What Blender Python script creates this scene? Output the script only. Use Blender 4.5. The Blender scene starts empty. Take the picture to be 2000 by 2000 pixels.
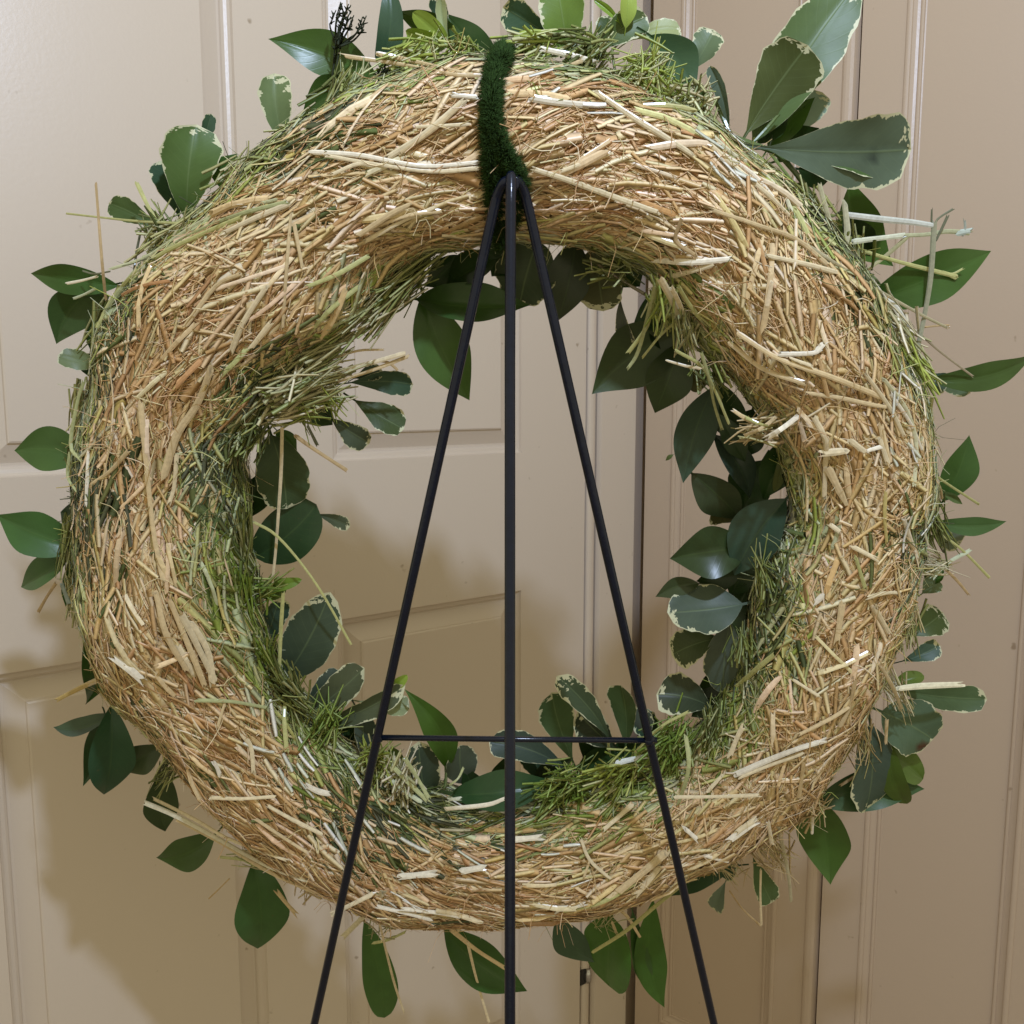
import bpy, math, random
import numpy as np
from mathutils import Vector, Matrix

rng = np.random.default_rng(11)
random.seed(11)
R = math.radians
sc = bpy.context.scene
col = sc.collection

# ------------------------------------------------------------------ camera
F = 1790.0                      # focal length in photo pixels (photo 2000 wide)
PITCH = R(7.4)
CAM = np.array([0.0, 0.0, 1.10])
cam_d = bpy.data.cameras.new("camera")
cam_d.sensor_width = 36.0
cam_d.lens = 36.0 * F / 2000.0
cam_d.clip_start = 0.02
cam_d.clip_end = 50.0
cam = bpy.data.objects.new("camera", cam_d)
cam.location = CAM
cam.rotation_euler = (R(90) - PITCH, 0, 0)
col.objects.link(cam)
sc.camera = cam

# ------------------------------------------------------------------ world + lamps
w = bpy.data.worlds.new("World")
sc.world = w
w.use_nodes = True
bg = w.node_tree.nodes["Background"]
bg.inputs[0].default_value = (1.0, 0.90, 0.61, 1)
bg.inputs[1].default_value = 0.70

def lamp(name, kind, loc, power, colr, size, target=None):
    d = bpy.data.lights.new(name, kind)
    d.energy = power
    d.color = colr
    if kind == 'AREA':
        d.shape = 'DISK'
        d.size = size
    else:
        d.shadow_soft_size = size
    o = bpy.data.objects.new(name, d)
    o.location = loc
    if target is not None:
        o.rotation_euler = (Vector(target) - Vector(loc)).to_track_quat('-Z', 'Y').to_euler()
    col.objects.link(o)
    return o

lamp("hanging_bulb", 'POINT', (0.17, -0.10, 1.83), 42.5, (0.63, 0.755, 1.03), 0.024)

sc.view_settings.view_transform = 'Standard'
sc.view_settings.look = 'None'
sc.view_settings.exposure = 0.0
sc.view_settings.gamma = 1.0
try:
    sc.cycles.use_denoising = True
    sc.cycles.max_bounces = 6
except Exception:
    pass

# ------------------------------------------------------------------ pixel <-> space
UPV = np.array([0, math.sin(PITCH), math.cos(PITCH)])
FWD = np.array([0, math.cos(PITCH), -math.sin(PITCH)])
RGT = np.array([1.0, 0, 0])

def ray(x, y):
    x = np.asarray(x, float)[..., None]
    y = np.asarray(y, float)[..., None]
    return RGT * (x - 1000) / F - UPV * (y - 1000) / F + FWD

def project(P):
    q = P - CAM
    z = q @ FWD
    return 1000 + F * (q @ RGT) / z, 1000 - F * (q @ UPV) / z, z

# wreath plane (leans back on the easel)
K = 0.358
D0 = 0.62
nn = math.sqrt(1 + K * K)
NW = -(K * UPV + FWD) / nn                 # out of the wreath's back, towards the camera
E2 = (UPV - K * FWD) / nn                  # up in the wreath plane
E1 = RGT
def unproj(x, y, h=0.0):
    """pixel -> point on the plane parallel to the wreath, h metres nearer the camera"""
    r = ray(x, y)
    c = D0 / nn - np.asarray(h, float)[..., None] if np.ndim(h) else D0 / nn - h
    den = (r @ (-NW))[..., None]
    return CAM + r * (c / den)

WC = unproj(985, 985)                      # wreath centre

# ------------------------------------------------------------------ helpers
def tag(o, label=None, cat=None, group=None, kind=None):
    if label: o["label"] = label
    if cat: o["category"] = cat
    if group: o["group"] = group
    if kind: o["kind"] = kind
    return o

def empty(name, loc):
    o = bpy.data.objects.new(name, None)
    o.empty_display_size = 0.05
    o.location = loc
    col.objects.link(o)
    return o

def mesh_obj(name, V, Fc, mat, parent=None, org=None, smooth=True, colors=None, uv=None):
    """V (n,3) world coordinates; org = world location of the parent."""
    V = np.asarray(V, float)
    if org is not None:
        V = V - np.asarray(org)
    me = bpy.data.meshes.new(name)
    if isinstance(Fc, np.ndarray):
        nf, k = Fc.shape
        me.vertices.add(len(V))
        me.vertices.foreach_set("co", V.astype(np.float32).ravel())
        me.loops.add(nf * k)
        me.loops.foreach_set("vertex_index", Fc.astype(np.int32).ravel())
        me.polygons.add(nf)
        me.polygons.foreach_set("loop_start", np.arange(0, nf * k, k, dtype=np.int32))
        me.polygons.foreach_set("loop_total", np.full(nf, k, dtype=np.int32))
        me.update(calc_edges=True)
    else:
        me.from_pydata([tuple(v) for v in V], [], Fc)
        me.update()
    if smooth:
        me.polygons.foreach_set("use_smooth", np.ones(len(me.polygons), dtype=bool))
    if colors is not None:
        a = me.attributes.new("tint", 'FLOAT_COLOR', 'POINT')
        a.data.foreach_set("color", np.asarray(colors, np.float32).ravel())
    if uv is not None:
        l = me.uv_layers.new(name="UVMap")
        vi = np.zeros(len(me.loops), dtype=np.int32)
        me.loops.foreach_get("vertex_index", vi)
        l.data.foreach_set("uv", np.asarray(uv, np.float32)[vi].ravel())
    me.materials.append(mat)
    o = bpy.data.objects.new(name, me)
    col.objects.link(o)
    if parent is not None:
        o.parent = parent
    return o

def tube(path, rad, sides=10, cap=True):
    """tube mesh along a polyline; rad scalar or per point"""
    P = np.asarray(path, float)
    n = len(P)
    rad = np.full(n, rad) if np.ndim(rad) == 0 else np.asarray(rad, float)
    T = np.gradient(P, axis=0)
    T /= np.linalg.norm(T, axis=1)[:, None]
    ref = np.array([0.13, -0.9, 0.41])
    A = np.cross(T, ref); A /= np.linalg.norm(A, axis=1)[:, None]
    B = np.cross(T, A)
    th = np.linspace(0, 2 * math.pi, sides, endpoint=False)
    V = (P[:, None] + rad[:, None, None] * (np.cos(th)[None, :, None] * A[:, None] + np.sin(th)[None, :, None] * B[:, None])).reshape(-1, 3)
    Fc = []
    for i in range(n - 1):
        for j in range(sides):
            k = (j + 1) % sides
            Fc.append((i * sides + j, i * sides + k, (i + 1) * sides + k, (i + 1) * sides + j))
    if cap:
        Fc.append(tuple(range(sides))[::-1])
        Fc.append(tuple((n - 1) * sides + j for j in range(sides)))
    return V, Fc

def smooth_path(pts, n=24):
    """Catmull-Rom through points"""
    P = np.asarray(pts, float)
    if len(P) < 3:
        t = np.linspace(0, 1, n)[:, None]
        return P[0] * (1 - t) + P[-1] * t
    Q = np.vstack([2 * P[0] - P[1], P, 2 * P[-1] - P[-2]])
    out = []
    m = len(P) - 1
    for u in np.linspace(0, m - 1e-6, n):
        i = int(u); t = u - i
        p0, p1, p2, p3 = Q[i:i + 4]
        out.append(0.5 * ((2 * p1) + (-p0 + p2) * t + (2 * p0 - 5 * p1 + 4 * p2 - p3) * t * t + (-p0 + 3 * p1 - 3 * p2 + p3) * t ** 3))
    return np.array(out)

# ------------------------------------------------------------------ materials
def new_mat(name):
    m = bpy.data.materials.new(name)
    m.use_nodes = True
    nt = m.node_tree
    return m, nt, nt.nodes["Principled BSDF"]

def N(nt, t, **kw):
    n = nt.nodes.new(t)
    for k, v in kw.items():
        setattr(n, k, v)
    return n

def door_paint(name, base, alt):
    m, nt, b = new_mat(name)
    tc = N(nt, "ShaderNodeTexCoord")
    n1 = N(nt, "ShaderNodeTexNoise"); n1.inputs["Scale"].default_value = 3.0; n1.inputs["Detail"].default_value = 4
    nt.links.new(tc.outputs["Object"], n1.inputs["Vector"])
    mx = N(nt, "ShaderNodeMix", data_type='RGBA')
    mx.inputs["A"].default_value = (*base, 1); mx.inputs["B"].default_value = (*alt, 1)
    nt.links.new(n1.outputs["Fac"], mx.inputs["Factor"])
    # small dirt specks
    n2 = N(nt, "ShaderNodeTexNoise"); n2.inputs["Scale"].default_value = 55.0; n2.inputs["Detail"].default_value = 2
    nt.links.new(tc.outputs["Object"], n2.inputs["Vector"])
    rp = N(nt, "ShaderNodeValToRGB")
    rp.color_ramp.elements[0].position = 0.74; rp.color_ramp.elements[1].position = 0.80
    nt.links.new(n2.outputs["Fac"], rp.inputs["Fac"])
    mx2 = N(nt, "ShaderNodeMix", data_type='RGBA')
    mx2.inputs["B"].default_value = (base[0] * .62, base[1] * .58, base[2] * .52, 1)
    nt.links.new(rp.outputs["Color"], mx2.inputs["Factor"])
    nt.links.new(mx.outputs["Result"], mx2.inputs["A"])
    nt.links.new(mx2.outputs["Result"], b.inputs["Base Color"])
    b.inputs["Roughness"].default_value = 0.33
    n3 = N(nt, "ShaderNodeTexNoise"); n3.inputs["Scale"].default_value = 260.0; n3.inputs["Detail"].default_value = 3
    nt.links.new(tc.outputs["Object"], n3.inputs["Vector"])
    bp = N(nt, "ShaderNodeBump"); bp.inputs["Strength"].default_value = 0.10; bp.inputs["Distance"].default_value = 0.001
    nt.links.new(n3.outputs["Fac"], bp.inputs["Height"])
    nt.links.new(bp.outputs["Normal"], b.inputs["Normal"])
    return m

M_DOOR = door_paint("cream_paint", (0.58, 0.503, 0.415), (0.60, 0.525, 0.44))
M_FOLD = door_paint("beige_paint", (0.475, 0.378, 0.285), (0.50, 0.40, 0.305))

def straw_mat(name, rough=0.42, spec=0.5):
    m, nt, b = new_mat(name)
    at = N(nt, "ShaderNodeAttribute", attribute_name="tint")
    tc = N(nt, "ShaderNodeTexCoord")
    n1 = N(nt, "ShaderNodeTexNoise"); n1.inputs["Scale"].default_value = 420.0; n1.inputs["Detail"].default_value = 2
    nt.links.new(tc.outputs["Object"], n1.inputs["Vector"])
    mr = N(nt, "ShaderNodeMapRange"); mr.inputs["To Min"].default_value = 0.72; mr.inputs["To Max"].default_value = 1.25
    nt.links.new(n1.outputs["Fac"], mr.inputs["Value"])
    mx = N(nt, "ShaderNodeMix", data_type='RGBA', blend_type='MULTIPLY')
    mx.inputs["Factor"].default_value = 1.0
    nt.links.new(at.outputs["Color"], mx.inputs["A"])
    nt.links.new(mr.outputs["Result"], mx.inputs["B"])
    nt.links.new(mx.outputs["Result"], b.inputs["Base Color"])
    b.inputs["Roughness"].default_value = rough
    b.inputs["Specular IOR Level"].default_value = spec
    return m
M_STRAW = straw_mat("dry_straw", 0.40, 0.5)
M_STALK = straw_mat("straw_stalk", 0.22, 0.7)

def core_mat():
    m, nt, b = new_mat("packed_straw")
    tc = N(nt, "ShaderNodeTexCoord")
    n1 = N(nt, "ShaderNodeTexNoise"); n1.inputs["Scale"].default_value = 160; n1.inputs["Detail"].default_value = 5
    nt.links.new(tc.outputs["Object"], n1.inputs["Vector"])
    rp = N(nt, "ShaderNodeValToRGB")
    rp.color_ramp.elements[0].color = (0.24, 0.155, 0.065, 1); rp.color_ramp.elements[0].position = .35
    rp.color_ramp.elements[1].color = (0.50, 0.34, 0.165, 1); rp.color_ramp.elements[1].position = .7
    nt.links.new(n1.outputs["Fac"], rp.inputs["Fac"])
    nt.links.new(rp.outputs["Color"], b.inputs["Base Color"])
    b.inputs["Roughness"].default_value = 0.8
    return m
M_CORE = core_mat()

def leaf_mat(name, variegated):
    m, nt, b = new_mat(name)
    L = nt.links.new
    at = N(nt, "ShaderNodeAttribute", attribute_name="tint")
    uv = N(nt, "ShaderNodeUVMap", uv_map="UVMap")
    sx = N(nt, "ShaderNodeSeparateXYZ"); L(uv.outputs["UV"], sx.inputs[0])
    def math_(op, a, bb=None):
        n = N(nt, "ShaderNodeMath", operation=op)
        for i, v in enumerate((a, bb)):
            if v is None: continue
            if isinstance(v, (int, float)): n.inputs[i].default_value = v
            else: L(v, n.inputs[i])
        return n.outputs[0]
    U = sx.outputs["X"]
    Vv = math_('SUBTRACT', math_('MULTIPLY', sx.outputs["Y"], 2.0), 1.0)
    aV = math_('ABSOLUTE', Vv)
    # mottling
    tc = N(nt, "ShaderNodeTexCoord")
    n1 = N(nt, "ShaderNodeTexNoise"); n1.inputs["Scale"].default_value = 70; n1.inputs["Detail"].default_value = 4
    L(tc.outputs["Object"], n1.inputs["Vector"])
    mr = N(nt, "ShaderNodeMapRange"); mr.inputs["To Min"].default_value = 0.78; mr.inputs["To Max"].default_value = 1.22
    L(n1.outputs["Fac"], mr.inputs["Value"])
    mul = N(nt, "ShaderNodeMix", data_type='RGBA', blend_type='MULTIPLY'); mul.inputs["Factor"].default_value = 1
    L(at.outputs["Color"], mul.inputs["A"]); L(mr.outputs["Result"], mul.inputs["B"])
    n5 = N(nt, "ShaderNodeTexNoise"); n5.inputs["Scale"].default_value = 120; n5.inputs["Detail"].default_value = 3
    L(tc.outputs["Object"], n5.inputs["Vector"])
    bl = N(nt, "ShaderNodeMapRange"); bl.inputs["From Min"].default_value = .72; bl.inputs["From Max"].default_value = .78; bl.inputs["To Max"].default_value = .55
    L(n5.outputs["Fac"], bl.inputs["Value"])
    bm = N(nt, "ShaderNodeMix", data_type='RGBA'); bm.inputs["B"].default_value = (.10, .075, .03, 1)
    L(bl.outputs["Result"], bm.inputs["Factor"]); L(mul.outputs["Result"], bm.inputs["A"])
    # side veins: faint stripes slanting from the midrib
    vein = math_('SINE', math_('MULTIPLY', math_('SUBTRACT', U, math_('MULTIPLY', aV, 0.22)), 70.0))
    vm = N(nt, "ShaderNodeMapRange"); vm.inputs["From Min"].default_value = .86; vm.inputs["From Max"].default_value = 1.0
    vm.inputs["To Max"].default_value = 0.05
    L(vein, vm.inputs["Value"])
    mid = N(nt, "ShaderNodeMapRange"); mid.inputs["From Min"].default_value = 0.05; mid.inputs["From Max"].default_value = 0.01
    mid.inputs["To Max"].default_value = 0.32 if variegated else 0.16
    L(aV, mid.inputs["Value"])
    vsum = math_('MAXIMUM', vm.outputs["Result"], mid.outputs["Result"])
    mv = N(nt, "ShaderNodeMix", data_type='RGBA')
    mv.inputs["B"].default_value = (0.20, 0.27, 0.12, 1) if variegated else (0.10, 0.18, 0.045, 1)
    L(vsum, mv.inputs["Factor"]); L(bm.outputs["Result"], mv.inputs["A"])
    out = mv.outputs["Result"]
    if variegated:
        # cream margin with jagged inner edge
        e = math_('MINIMUM', math_('SUBTRACT', 1.0, aV), math_('MULTIPLY', math_('SUBTRACT', 1.0, U), 2.2))
        sgn = math_('SIGN', Vv)
        cx = N(nt, "ShaderNodeCombineXYZ")
        L(math_('MULTIPLY', U, 11.0), cx.inputs["X"])
        L(math_('ADD', math_('MULTIPLY', sgn, 7.0), math_('MULTIPLY', at.outputs["Alpha"], 90.0)), cx.inputs["Y"])
        L(math_('MULTIPLY', aV, 1.2), cx.inputs["Z"])
        n2 = N(nt, "ShaderNodeTexNoise"); n2.inputs["Scale"].default_value = 1.0; n2.inputs["Detail"].default_value = 3.0; n2.inputs["Roughness"].default_value = 0.7
        L(cx.outputs[0], n2.inputs["Vector"])
        th = N(nt, "ShaderNodeMapRange"); th.inputs["From Min"].default_value = 0.47; th.inputs["From Max"].default_value = 0.74
        th.inputs["To Min"].default_value = 0.05; th.inputs["To Max"].default_value = 0.46
        L(n2.outputs["Fac"], th.inputs["Value"])
        # wider margin towards the tip
        thr = math_('MULTIPLY', math_('MULTIPLY', th.outputs["Result"], math_('ADD', 0.55, math_('MULTIPLY', at.outputs["Alpha"], 1.2))), math_('ADD', 0.05, math_('MULTIPLY', math_('MULTIPLY', U, U), 1.05)))
        d = math_('SUBTRACT', thr, e)
        ms = N(nt, "ShaderNodeMapRange"); ms.inputs["From Min"].default_value = -0.012; ms.inputs["From Max"].default_value = 0.012
        L(d, ms.inputs["Value"])
        mc = N(nt, "ShaderNodeMix", data_type='RGBA')
        mc.inputs["B"].default_value = (0.56, 0.56, 0.36, 1)
        L(ms.outputs["Result"], mc.inputs["Factor"]); L(out, mc.inputs["A"])
        out = mc.outputs["Result"]
    L(out, b.inputs["Base Color"])
    b.inputs["Roughness"].default_value = 0.42 if variegated else 0.31
    b.inputs["Specular IOR Level"].default_value = 0.26 if variegated else 0.36
    bp = N(nt, "ShaderNodeBump"); bp.inputs["Strength"].default_value = 0.25; bp.inputs["Distance"].default_value = 0.0006
    L(math_('SUBTRACT', n1.outputs["Fac"], math_('MULTIPLY', vsum, 2.0)), bp.inputs["Height"])
    L(bp.outputs["Normal"], b.inputs["Normal"])
    # leaves let a little light through
    tr = N(nt, "ShaderNodeBsdfTranslucent"); L(out, tr.inputs["Color"])
    ad = N(nt, "ShaderNodeMixShader"); ad.inputs[0].default_value = 0.16
    L(b.outputs[0], ad.inputs[1]); L(tr.outputs[0], ad.inputs[2])
    L(ad.outputs[0], nt.nodes["Material Output"].inputs["Surface"])
    return m
M_LEAF = leaf_mat("glossy_leaf", False)
M_VAR = leaf_mat("variegated_leaf", True)

def plain(name, c, rough, metal=0.0, spec=0.5, noise=0.0, scale=200):
    m, nt, b = new_mat(name)
    b.inputs["Base Color"].default_value = (*c, 1)
    b.inputs["Roughness"].default_value = rough
    b.inputs["Metallic"].default_value = metal
    b.inputs["Specular IOR Level"].default_value = spec
    if noise:
        tc = N(nt, "ShaderNodeTexCoord")
        n1 = N(nt, "ShaderNodeTexNoise"); n1.inputs["Scale"].default_value = scale; n1.inputs["Detail"].default_value = 4
        nt.links.new(tc.outputs["Object"], n1.inputs["Vector"])
        mr = N(nt, "ShaderNodeMapRange"); mr.inputs["To Min"].default_value = 1 - noise; mr.inputs["To Max"].default_value = 1 + noise
        nt.links.new(n1.outputs["Fac"], mr.inputs["Value"])
        mx = N(nt, "ShaderNodeMix", data_type='RGBA', blend_type='MULTIPLY'); mx.inputs["Factor"].default_value = 1
        mx.inputs["A"].default_value = (*c, 1)
        nt.links.new(mr.outputs["Result"], mx.inputs["B"])
        nt.links.new(mx.outputs["Result"], b.inputs["Base Color"])
        bp = N(nt, "ShaderNodeBump"); bp.inputs["Strength"].default_value = 0.2; bp.inputs["Distance"].default_value = 0.0005
        nt.links.new(n1.outputs["Fac"], bp.inputs["Height"]); nt.links.new(bp.outputs["Normal"], b.inputs["Normal"])
    return m
M_WIRE = plain("black_enamel", (0.005, 0.0075, 0.016), 0.20, 0, 0.32, 0.35, 300)
M_PILE = straw_mat("chenille_pile", 0.8, 0.1)
M_GREENWIRE = plain("green_core", (0.006, 0.022, 0.008), 0.8)
M_STEEL = plain("worn_steel", (0.55, 0.54, 0.52), 0.35, 0.9, 0.5, 0.3, 300)
M_DARK = plain("dark_slot", (0.02, 0.017, 0.015), 0.7)
M_FLOOR = plain("floor_carpet", (0.33, 0.26, 0.19), 0.9, 0, 0.2, 0.25, 90)
M_TWIG = straw_mat("dried_twig", 0.7, 0.2)

# ------------------------------------------------------------------ setting: floor and doors
ZC = 1.30
AZ = 0.8; BZ = 0.6
yc = ZC
CORNER = np.array([(1250 - 1000) / F * ZC, yc, 0.0])
dL = np.array([AZ, BZ, 0.0]);  nL = np.array([BZ, -AZ, 0.0])     # left door runs away to the right
dR = np.array([AZ, -BZ, 0.0]); nR = np.array([-BZ, -AZ, 0.0])    # right doors come back towards the camera
UP = np.array([0, 0, 1.0])

def hit(d, n, px, py, off=0.0):
    r = ray(px, py)
    P0 = CORNER + n * off
    t = ((P0 - CAM) @ n) / (r @ n)
    P = CAM + r * t
    return float((P - CORNER) @ d), float(P[2])

fl_v = np.array([(-3, -2, 0), (3, -2, 0), (3, 3, 0), (-3, 3, 0)], float)
floor = mesh_obj("floor", fl_v, [(0, 1, 2, 3)], M_FLOOR, smooth=False)
tag(floor, kind="structure")

# panel cross-section, from the outer edge inwards: (inset, height)
PROFILE = [(0.0, 0.0), (0.0012, -0.0036), (0.0035, -0.0056), (0.0068, -0.0064), (0.0090, -0.0084), (0.0100, -0.0108),
           (0.0125, -0.0108), (0.0300, -0.0030), (0.0308, -0.0009), (0.0325, 0.0)]

def panel_mesh(u0, u1, z0, z1, P0, d, n, profile=PROFILE):
    V = []; Fc = []
    for k, (ins, h) in enumerate(profile):
        for (u, z) in ((u0 + ins, z0 + ins), (u1 - ins, z0 + ins), (u1 - ins, z1 - ins), (u0 + ins, z1 - ins)):
            V.append(P0 + d * u + UP * z + n * h)
        if k:
            a = (k - 1) * 4; b = k * 4
            for j in range(4):
                jj = (j + 1) % 4
                Fc.append((a + j, a + jj, b + jj, b + j))
    b = (len(profile) - 1) * 4
    Fc.append((b, b + 1, b + 2, b + 3))
    return np.array(V), Fc

def frame_mesh(us, zs, holes, P0, d, n, thick=0.035, round_edge=0.0):
    """flat board with rectangular holes on the grid us x zs; holes = set of (i, j) cells"""
    V = []; idx = {}; Fc = []
    def vid(i, j):
        if (i, j) not in idx:
            idx[(i, j)] = len(V); V.append(P0 + d * us[i] + UP * zs[j])
        return idx[(i, j)]
    for i in range(len(us) - 1):
        for j in range(len(zs) - 1):
            if (i, j) in holes: continue
            Fc.append((vid(i, j), vid(i + 1, j), vid(i + 1, j + 1), vid(i, j + 1)))
    # outer sides
    c = [P0 + d * us[0] + UP * zs[0], P0 + d * us[-1] + UP * zs[0], P0 + d * us[-1] + UP * zs[-1], P0 + d * us[0] + UP * zs[-1]]
    s = len(V)
    V += c + [p - n * thick for p in c]
    for j in range(4):
        k = (j + 1) % 4
        Fc.append((s + j, s + 4 + j, s + 4 + k, s + k))
    Fc.append((s + 7, s + 6, s + 5, s + 4))
    return np.array(V), Fc

# --- left door
u1L = hit(dL, nL, 2, 1700)[0]; u1R = hit(dL, nL, 521, 1850)[0]
u2L = hit(dL, nL, 628, 5)[0];  u2R = hit(dL, nL, 1018, 1000)[0]
uE = hit(dL, nL, 1144, 800)[0]
zrail_hi = hit(dL, nL, 1018, 884)[1]; zrail_lo = hit(dL, nL, 1018, 1153)[1]
uW = u1L - 0.11
zA, zB = 0.22, 1.86
door = empty("panel_door", CORNER + dL * (uW + uE) / 2 + UP * 0.005)
tag(door, "cream painted raised panel door behind the left half of the straw wreath", "door")
dorg = np.array(door.location)
V, Fc = frame_mesh([uW, u1L, u1R, u2L, u2R, uE], [0.005, zA, zrail_lo, zrail_hi, zB, 2.03],
                   {(1, 1), (3, 1), (1, 3), (3, 3)}, CORNER, dL, nL)
mesh_obj("frame", V, Fc, M_DOOR, door, dorg, smooth=False)
for (ua, ub) in ((u1L, u1R), (u2L, u2R)):
    for (za, zb) in ((zA, zrail_lo), (zrail_hi, zB)):
        V, Fc = panel_mesh(ua, ub, za, zb, CORNER, dL, nL)
        mesh_obj("panel", V, Fc, M_DOOR, door, dorg, smooth=False)

# small steel latch let into the door edge
lu, lz = hit(dL, nL, 1140, 1908)

# --- strip and casing between the doors
def strip(name, prof, d, n, z0, z1, mat, parent=None, org=None):
    """prof = list of (u, height) swept vertically, closed at the back"""
    V = []; k = len(prof)
    for z in (z0, z1):
        for (u, h) in prof:
            V.append(CORNER + d * u + n * h + UP * z)
    Fc = [(j, j + 1, k + j + 1, k + j) for j in range(k - 1)]
    Fc.append((k - 1, 0, k, 2 * k - 1))
    Fc.append(tuple(range(k))[::-1]); Fc.append(tuple(range(k, 2 * k)))
    return mesh_obj(name, np.array(V), Fc, mat, parent, org, smooth=False)

uS0 = hit(dL, nL, 1149, 800)[0]; uS1 = hit(dL, nL, 1166, 800)[0]
uC0 = hit(dL, nL, 1172, 800)[0]; uC1 = hit(dL, nL, 1245, 800)[0]
cas = empty("door_casing", CORNER + dL * (uS0 + uC1) / 2)
tag(cas, "narrow cream door casing with a rounded bead between the panel door and the folding doors", "door frame")
corg = np.array(cas.location)
a = uS0; b_ = uS1; mid = (a + b_) / 2; hw = (b_ - a) / 2
prof = [(a, -0.03)] + [(mid - hw * math.cos(t), -0.004 + 0.0045 * math.sin(t)) for t in np.linspace(0, math.pi, 9)] + [(b_, -0.03)]
strip("bead", prof, dL, nL, 0.0, 2.06, M_DOOR, cas, corg)
prof = [(uC0, -0.04), (uC0, -0.006), (uC0 + 0.004, 0.0), (uC1 - 0.003, 0.0), (uC1, -0.003), (uC1, -0.04)]
strip("board", prof, dL, nL, 0.0, 2.06, M_DOOR, cas, corg)
V = []
strip("jamb", [(uE - 0.004, -0.05), (uE - 0.004, -0.036), (uC1 - 0.004, -0.036), (uC1 - 0.004, -0.016), (uC1 + 0.10, -0.016), (uC1 + 0.10, -0.05)], dL, nL, 0.0, 2.06, M_FOLD, cas, corg)

latch = empty("latch", CORNER + dL * lu + UP * lz)
tag(latch, "small worn steel catch in the door edge low beside the middle easel leg", "latch")
lorg = np.array(latch.location)
def box(u0, u1, z0, z1, h0, h1, d, n):
    V = []
    for h in (h0, h1):
        for (u, z) in ((u0, z0), (u1, z0), (u1, z1), (u0, z1)):
            V.append(CORNER + d * u + UP * z + n * h)
    Fc = [(4, 5, 6, 7), (3, 2, 1, 0), (0, 1, 5, 4), (1, 2, 6, 5), (2, 3, 7, 6), (3, 0, 4, 7)]
    return np.array(V), Fc
V, Fc = box(lu - 0.0065, lu + 0.0035, lz - 0.011, lz + 0.012, -0.001, 0.0012, dL, nL)
mesh_obj("plate", V, Fc, M_DARK, latch, lorg, smooth=False)
pth = [CORNER + dL * (lu + 0.006) + UP * (lz + k) + nL * 0.0035 for k in (-0.009, -0.004, 0.004, 0.011)]
V, Fc = tube(pth, [0.0038, 0.0048, 0.0048, 0.0030], 12)
mesh_obj("roller", V, Fc, M_STEEL, latch, lorg)

# --- right folding doors
vA0 = hit(dR, nR, 1262, 800)[0]
vA1 = hit(dR, nR, 1313, 800)[0]; vA2 = hit(dR, nR, 1556, 800)[0]
vAe = hit(dR, nR, 1646, 800)[0]; vAb = hit(dR, nR, 1616, 800)[0]
vB0 = hit(dR, nR, 1649.5, 800)[0]
vB1 = hit(dR, nR, 1731, 800)[0]; vB2 = vB1 + (vA2 - vA1)
vBe = vB2 + (vA1 - vA0)
fold = empty("folding_door", CORNER + dR * (vA0 + vBe) / 2 + UP * 0.005)
tag(fold, "beige two leaf folding closet door with long recessed panels right of the wreath", "door")
forg = np.array(fold.location)
RP = [(0.0, 0.0)]
RP += [(0.0034 - 0.0034 * math.cos(t), 0.0022 * math.sin(t)) for t in np.linspace(0.3, math.pi - .25, 7)]
RP += [(0.0068, -0.0010), (0.0105, -0.0032), (0.0135, -0.0044)]
RP += [(0.0160 - 0.0022 * math.cos(t), -0.0044 + 0.0017 * math.sin(t)) for t in np.linspace(0.2, math.pi - .1, 6)]
RP += [(0.0184, -0.0060), (0.0200, -0.0064)]
for (a0, p1, p2, e0, bev) in ((vA0, vA1, vA2, vAb, vAe), (vB0, vB1, vB2, vBe, None)):
    V, Fc = frame_mesh([a0, p1, p2, e0], [0.005, 0.16, 1.90, 2.03], {(1, 1)}, CORNER, dR, nR, 0.032)
    lf = mesh_obj("leaf_board", V, Fc, M_FOLD, fold, forg, smooth=False)
    V, Fc = panel_mesh(p1, p2, 0.16, 1.90, CORNER, dR, nR, RP)
    mesh_obj("panel", V, Fc, M_FOLD, lf, forg, smooth=False)
    if bev:
        prof = [(e0, -0.032), (e0, 0.0), (e0 + 0.001, 0.0015), (e0 + 0.003, 0.0030), (e0 + 0.006, 0.0036), (e0 + 0.010, 0.0030), (e0 + 0.0135, 0.0010), (e0 + .0155, -0.0025), (bev - 0.001, -0.006), (bev - 0.001, -0.032)]
        strip("edge_moulding", prof, dR, nR, 0.005, 2.03, M_FOLD, lf, forg)
# back of the opening (seen only as the dark lines between the doors)
bk = strip("wall", [(vA0 - 0.05, -0.08), (vA0 - 0.05, -0.06), (vBe, -0.06), (vBe, -0.08)], dR, nR, 0.0, 2.1, M_DARK)
bk.data.materials[0] = plain("unlit_wall_paint", (0.25, 0.20, 0.15), 0.8)
tag(bk, kind="structure")

# ------------------------------------------------------------------ wreath tube
outer = [878, 882, 850, 848, 842, 850, 832, 815, 815, 824, 800, 806, 804, 820, 820, 816, 822, 850, 843, 848, 856, 840, 858, 882]
inner = [500, 520, 515, 490, 500, 530, 540, 520, 535, 575, 570, 568, 572, 572, 556, 550, 515, 500, 498, 504, 474, 448, 475, 495]
SH = 13.0   # straw lying on the core stands about this many pixels proud
ang = np.radians(np.arange(24) * 15.0)
ox = 985 + (np.array(outer) - SH) * np.sin(ang); oy = 985 - (np.array(outer) - SH) * np.cos(ang)
ix = 985 + (np.array(inner) + SH) * np.sin(ang); iy = 985 - (np.array(inner) + SH) * np.cos(ang)
PO = unproj(ox, oy) - WC; PI_ = unproj(ix, iy) - WC
O2 = np.stack([PO @ E1, PO @ E2], 1); I2 = np.stack([PI_ @ E1, PI_ @ E2], 1)
Cc = (O2 + I2) / 2
rr = np.linalg.norm(O2 - I2, axis=1) / 2
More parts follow.
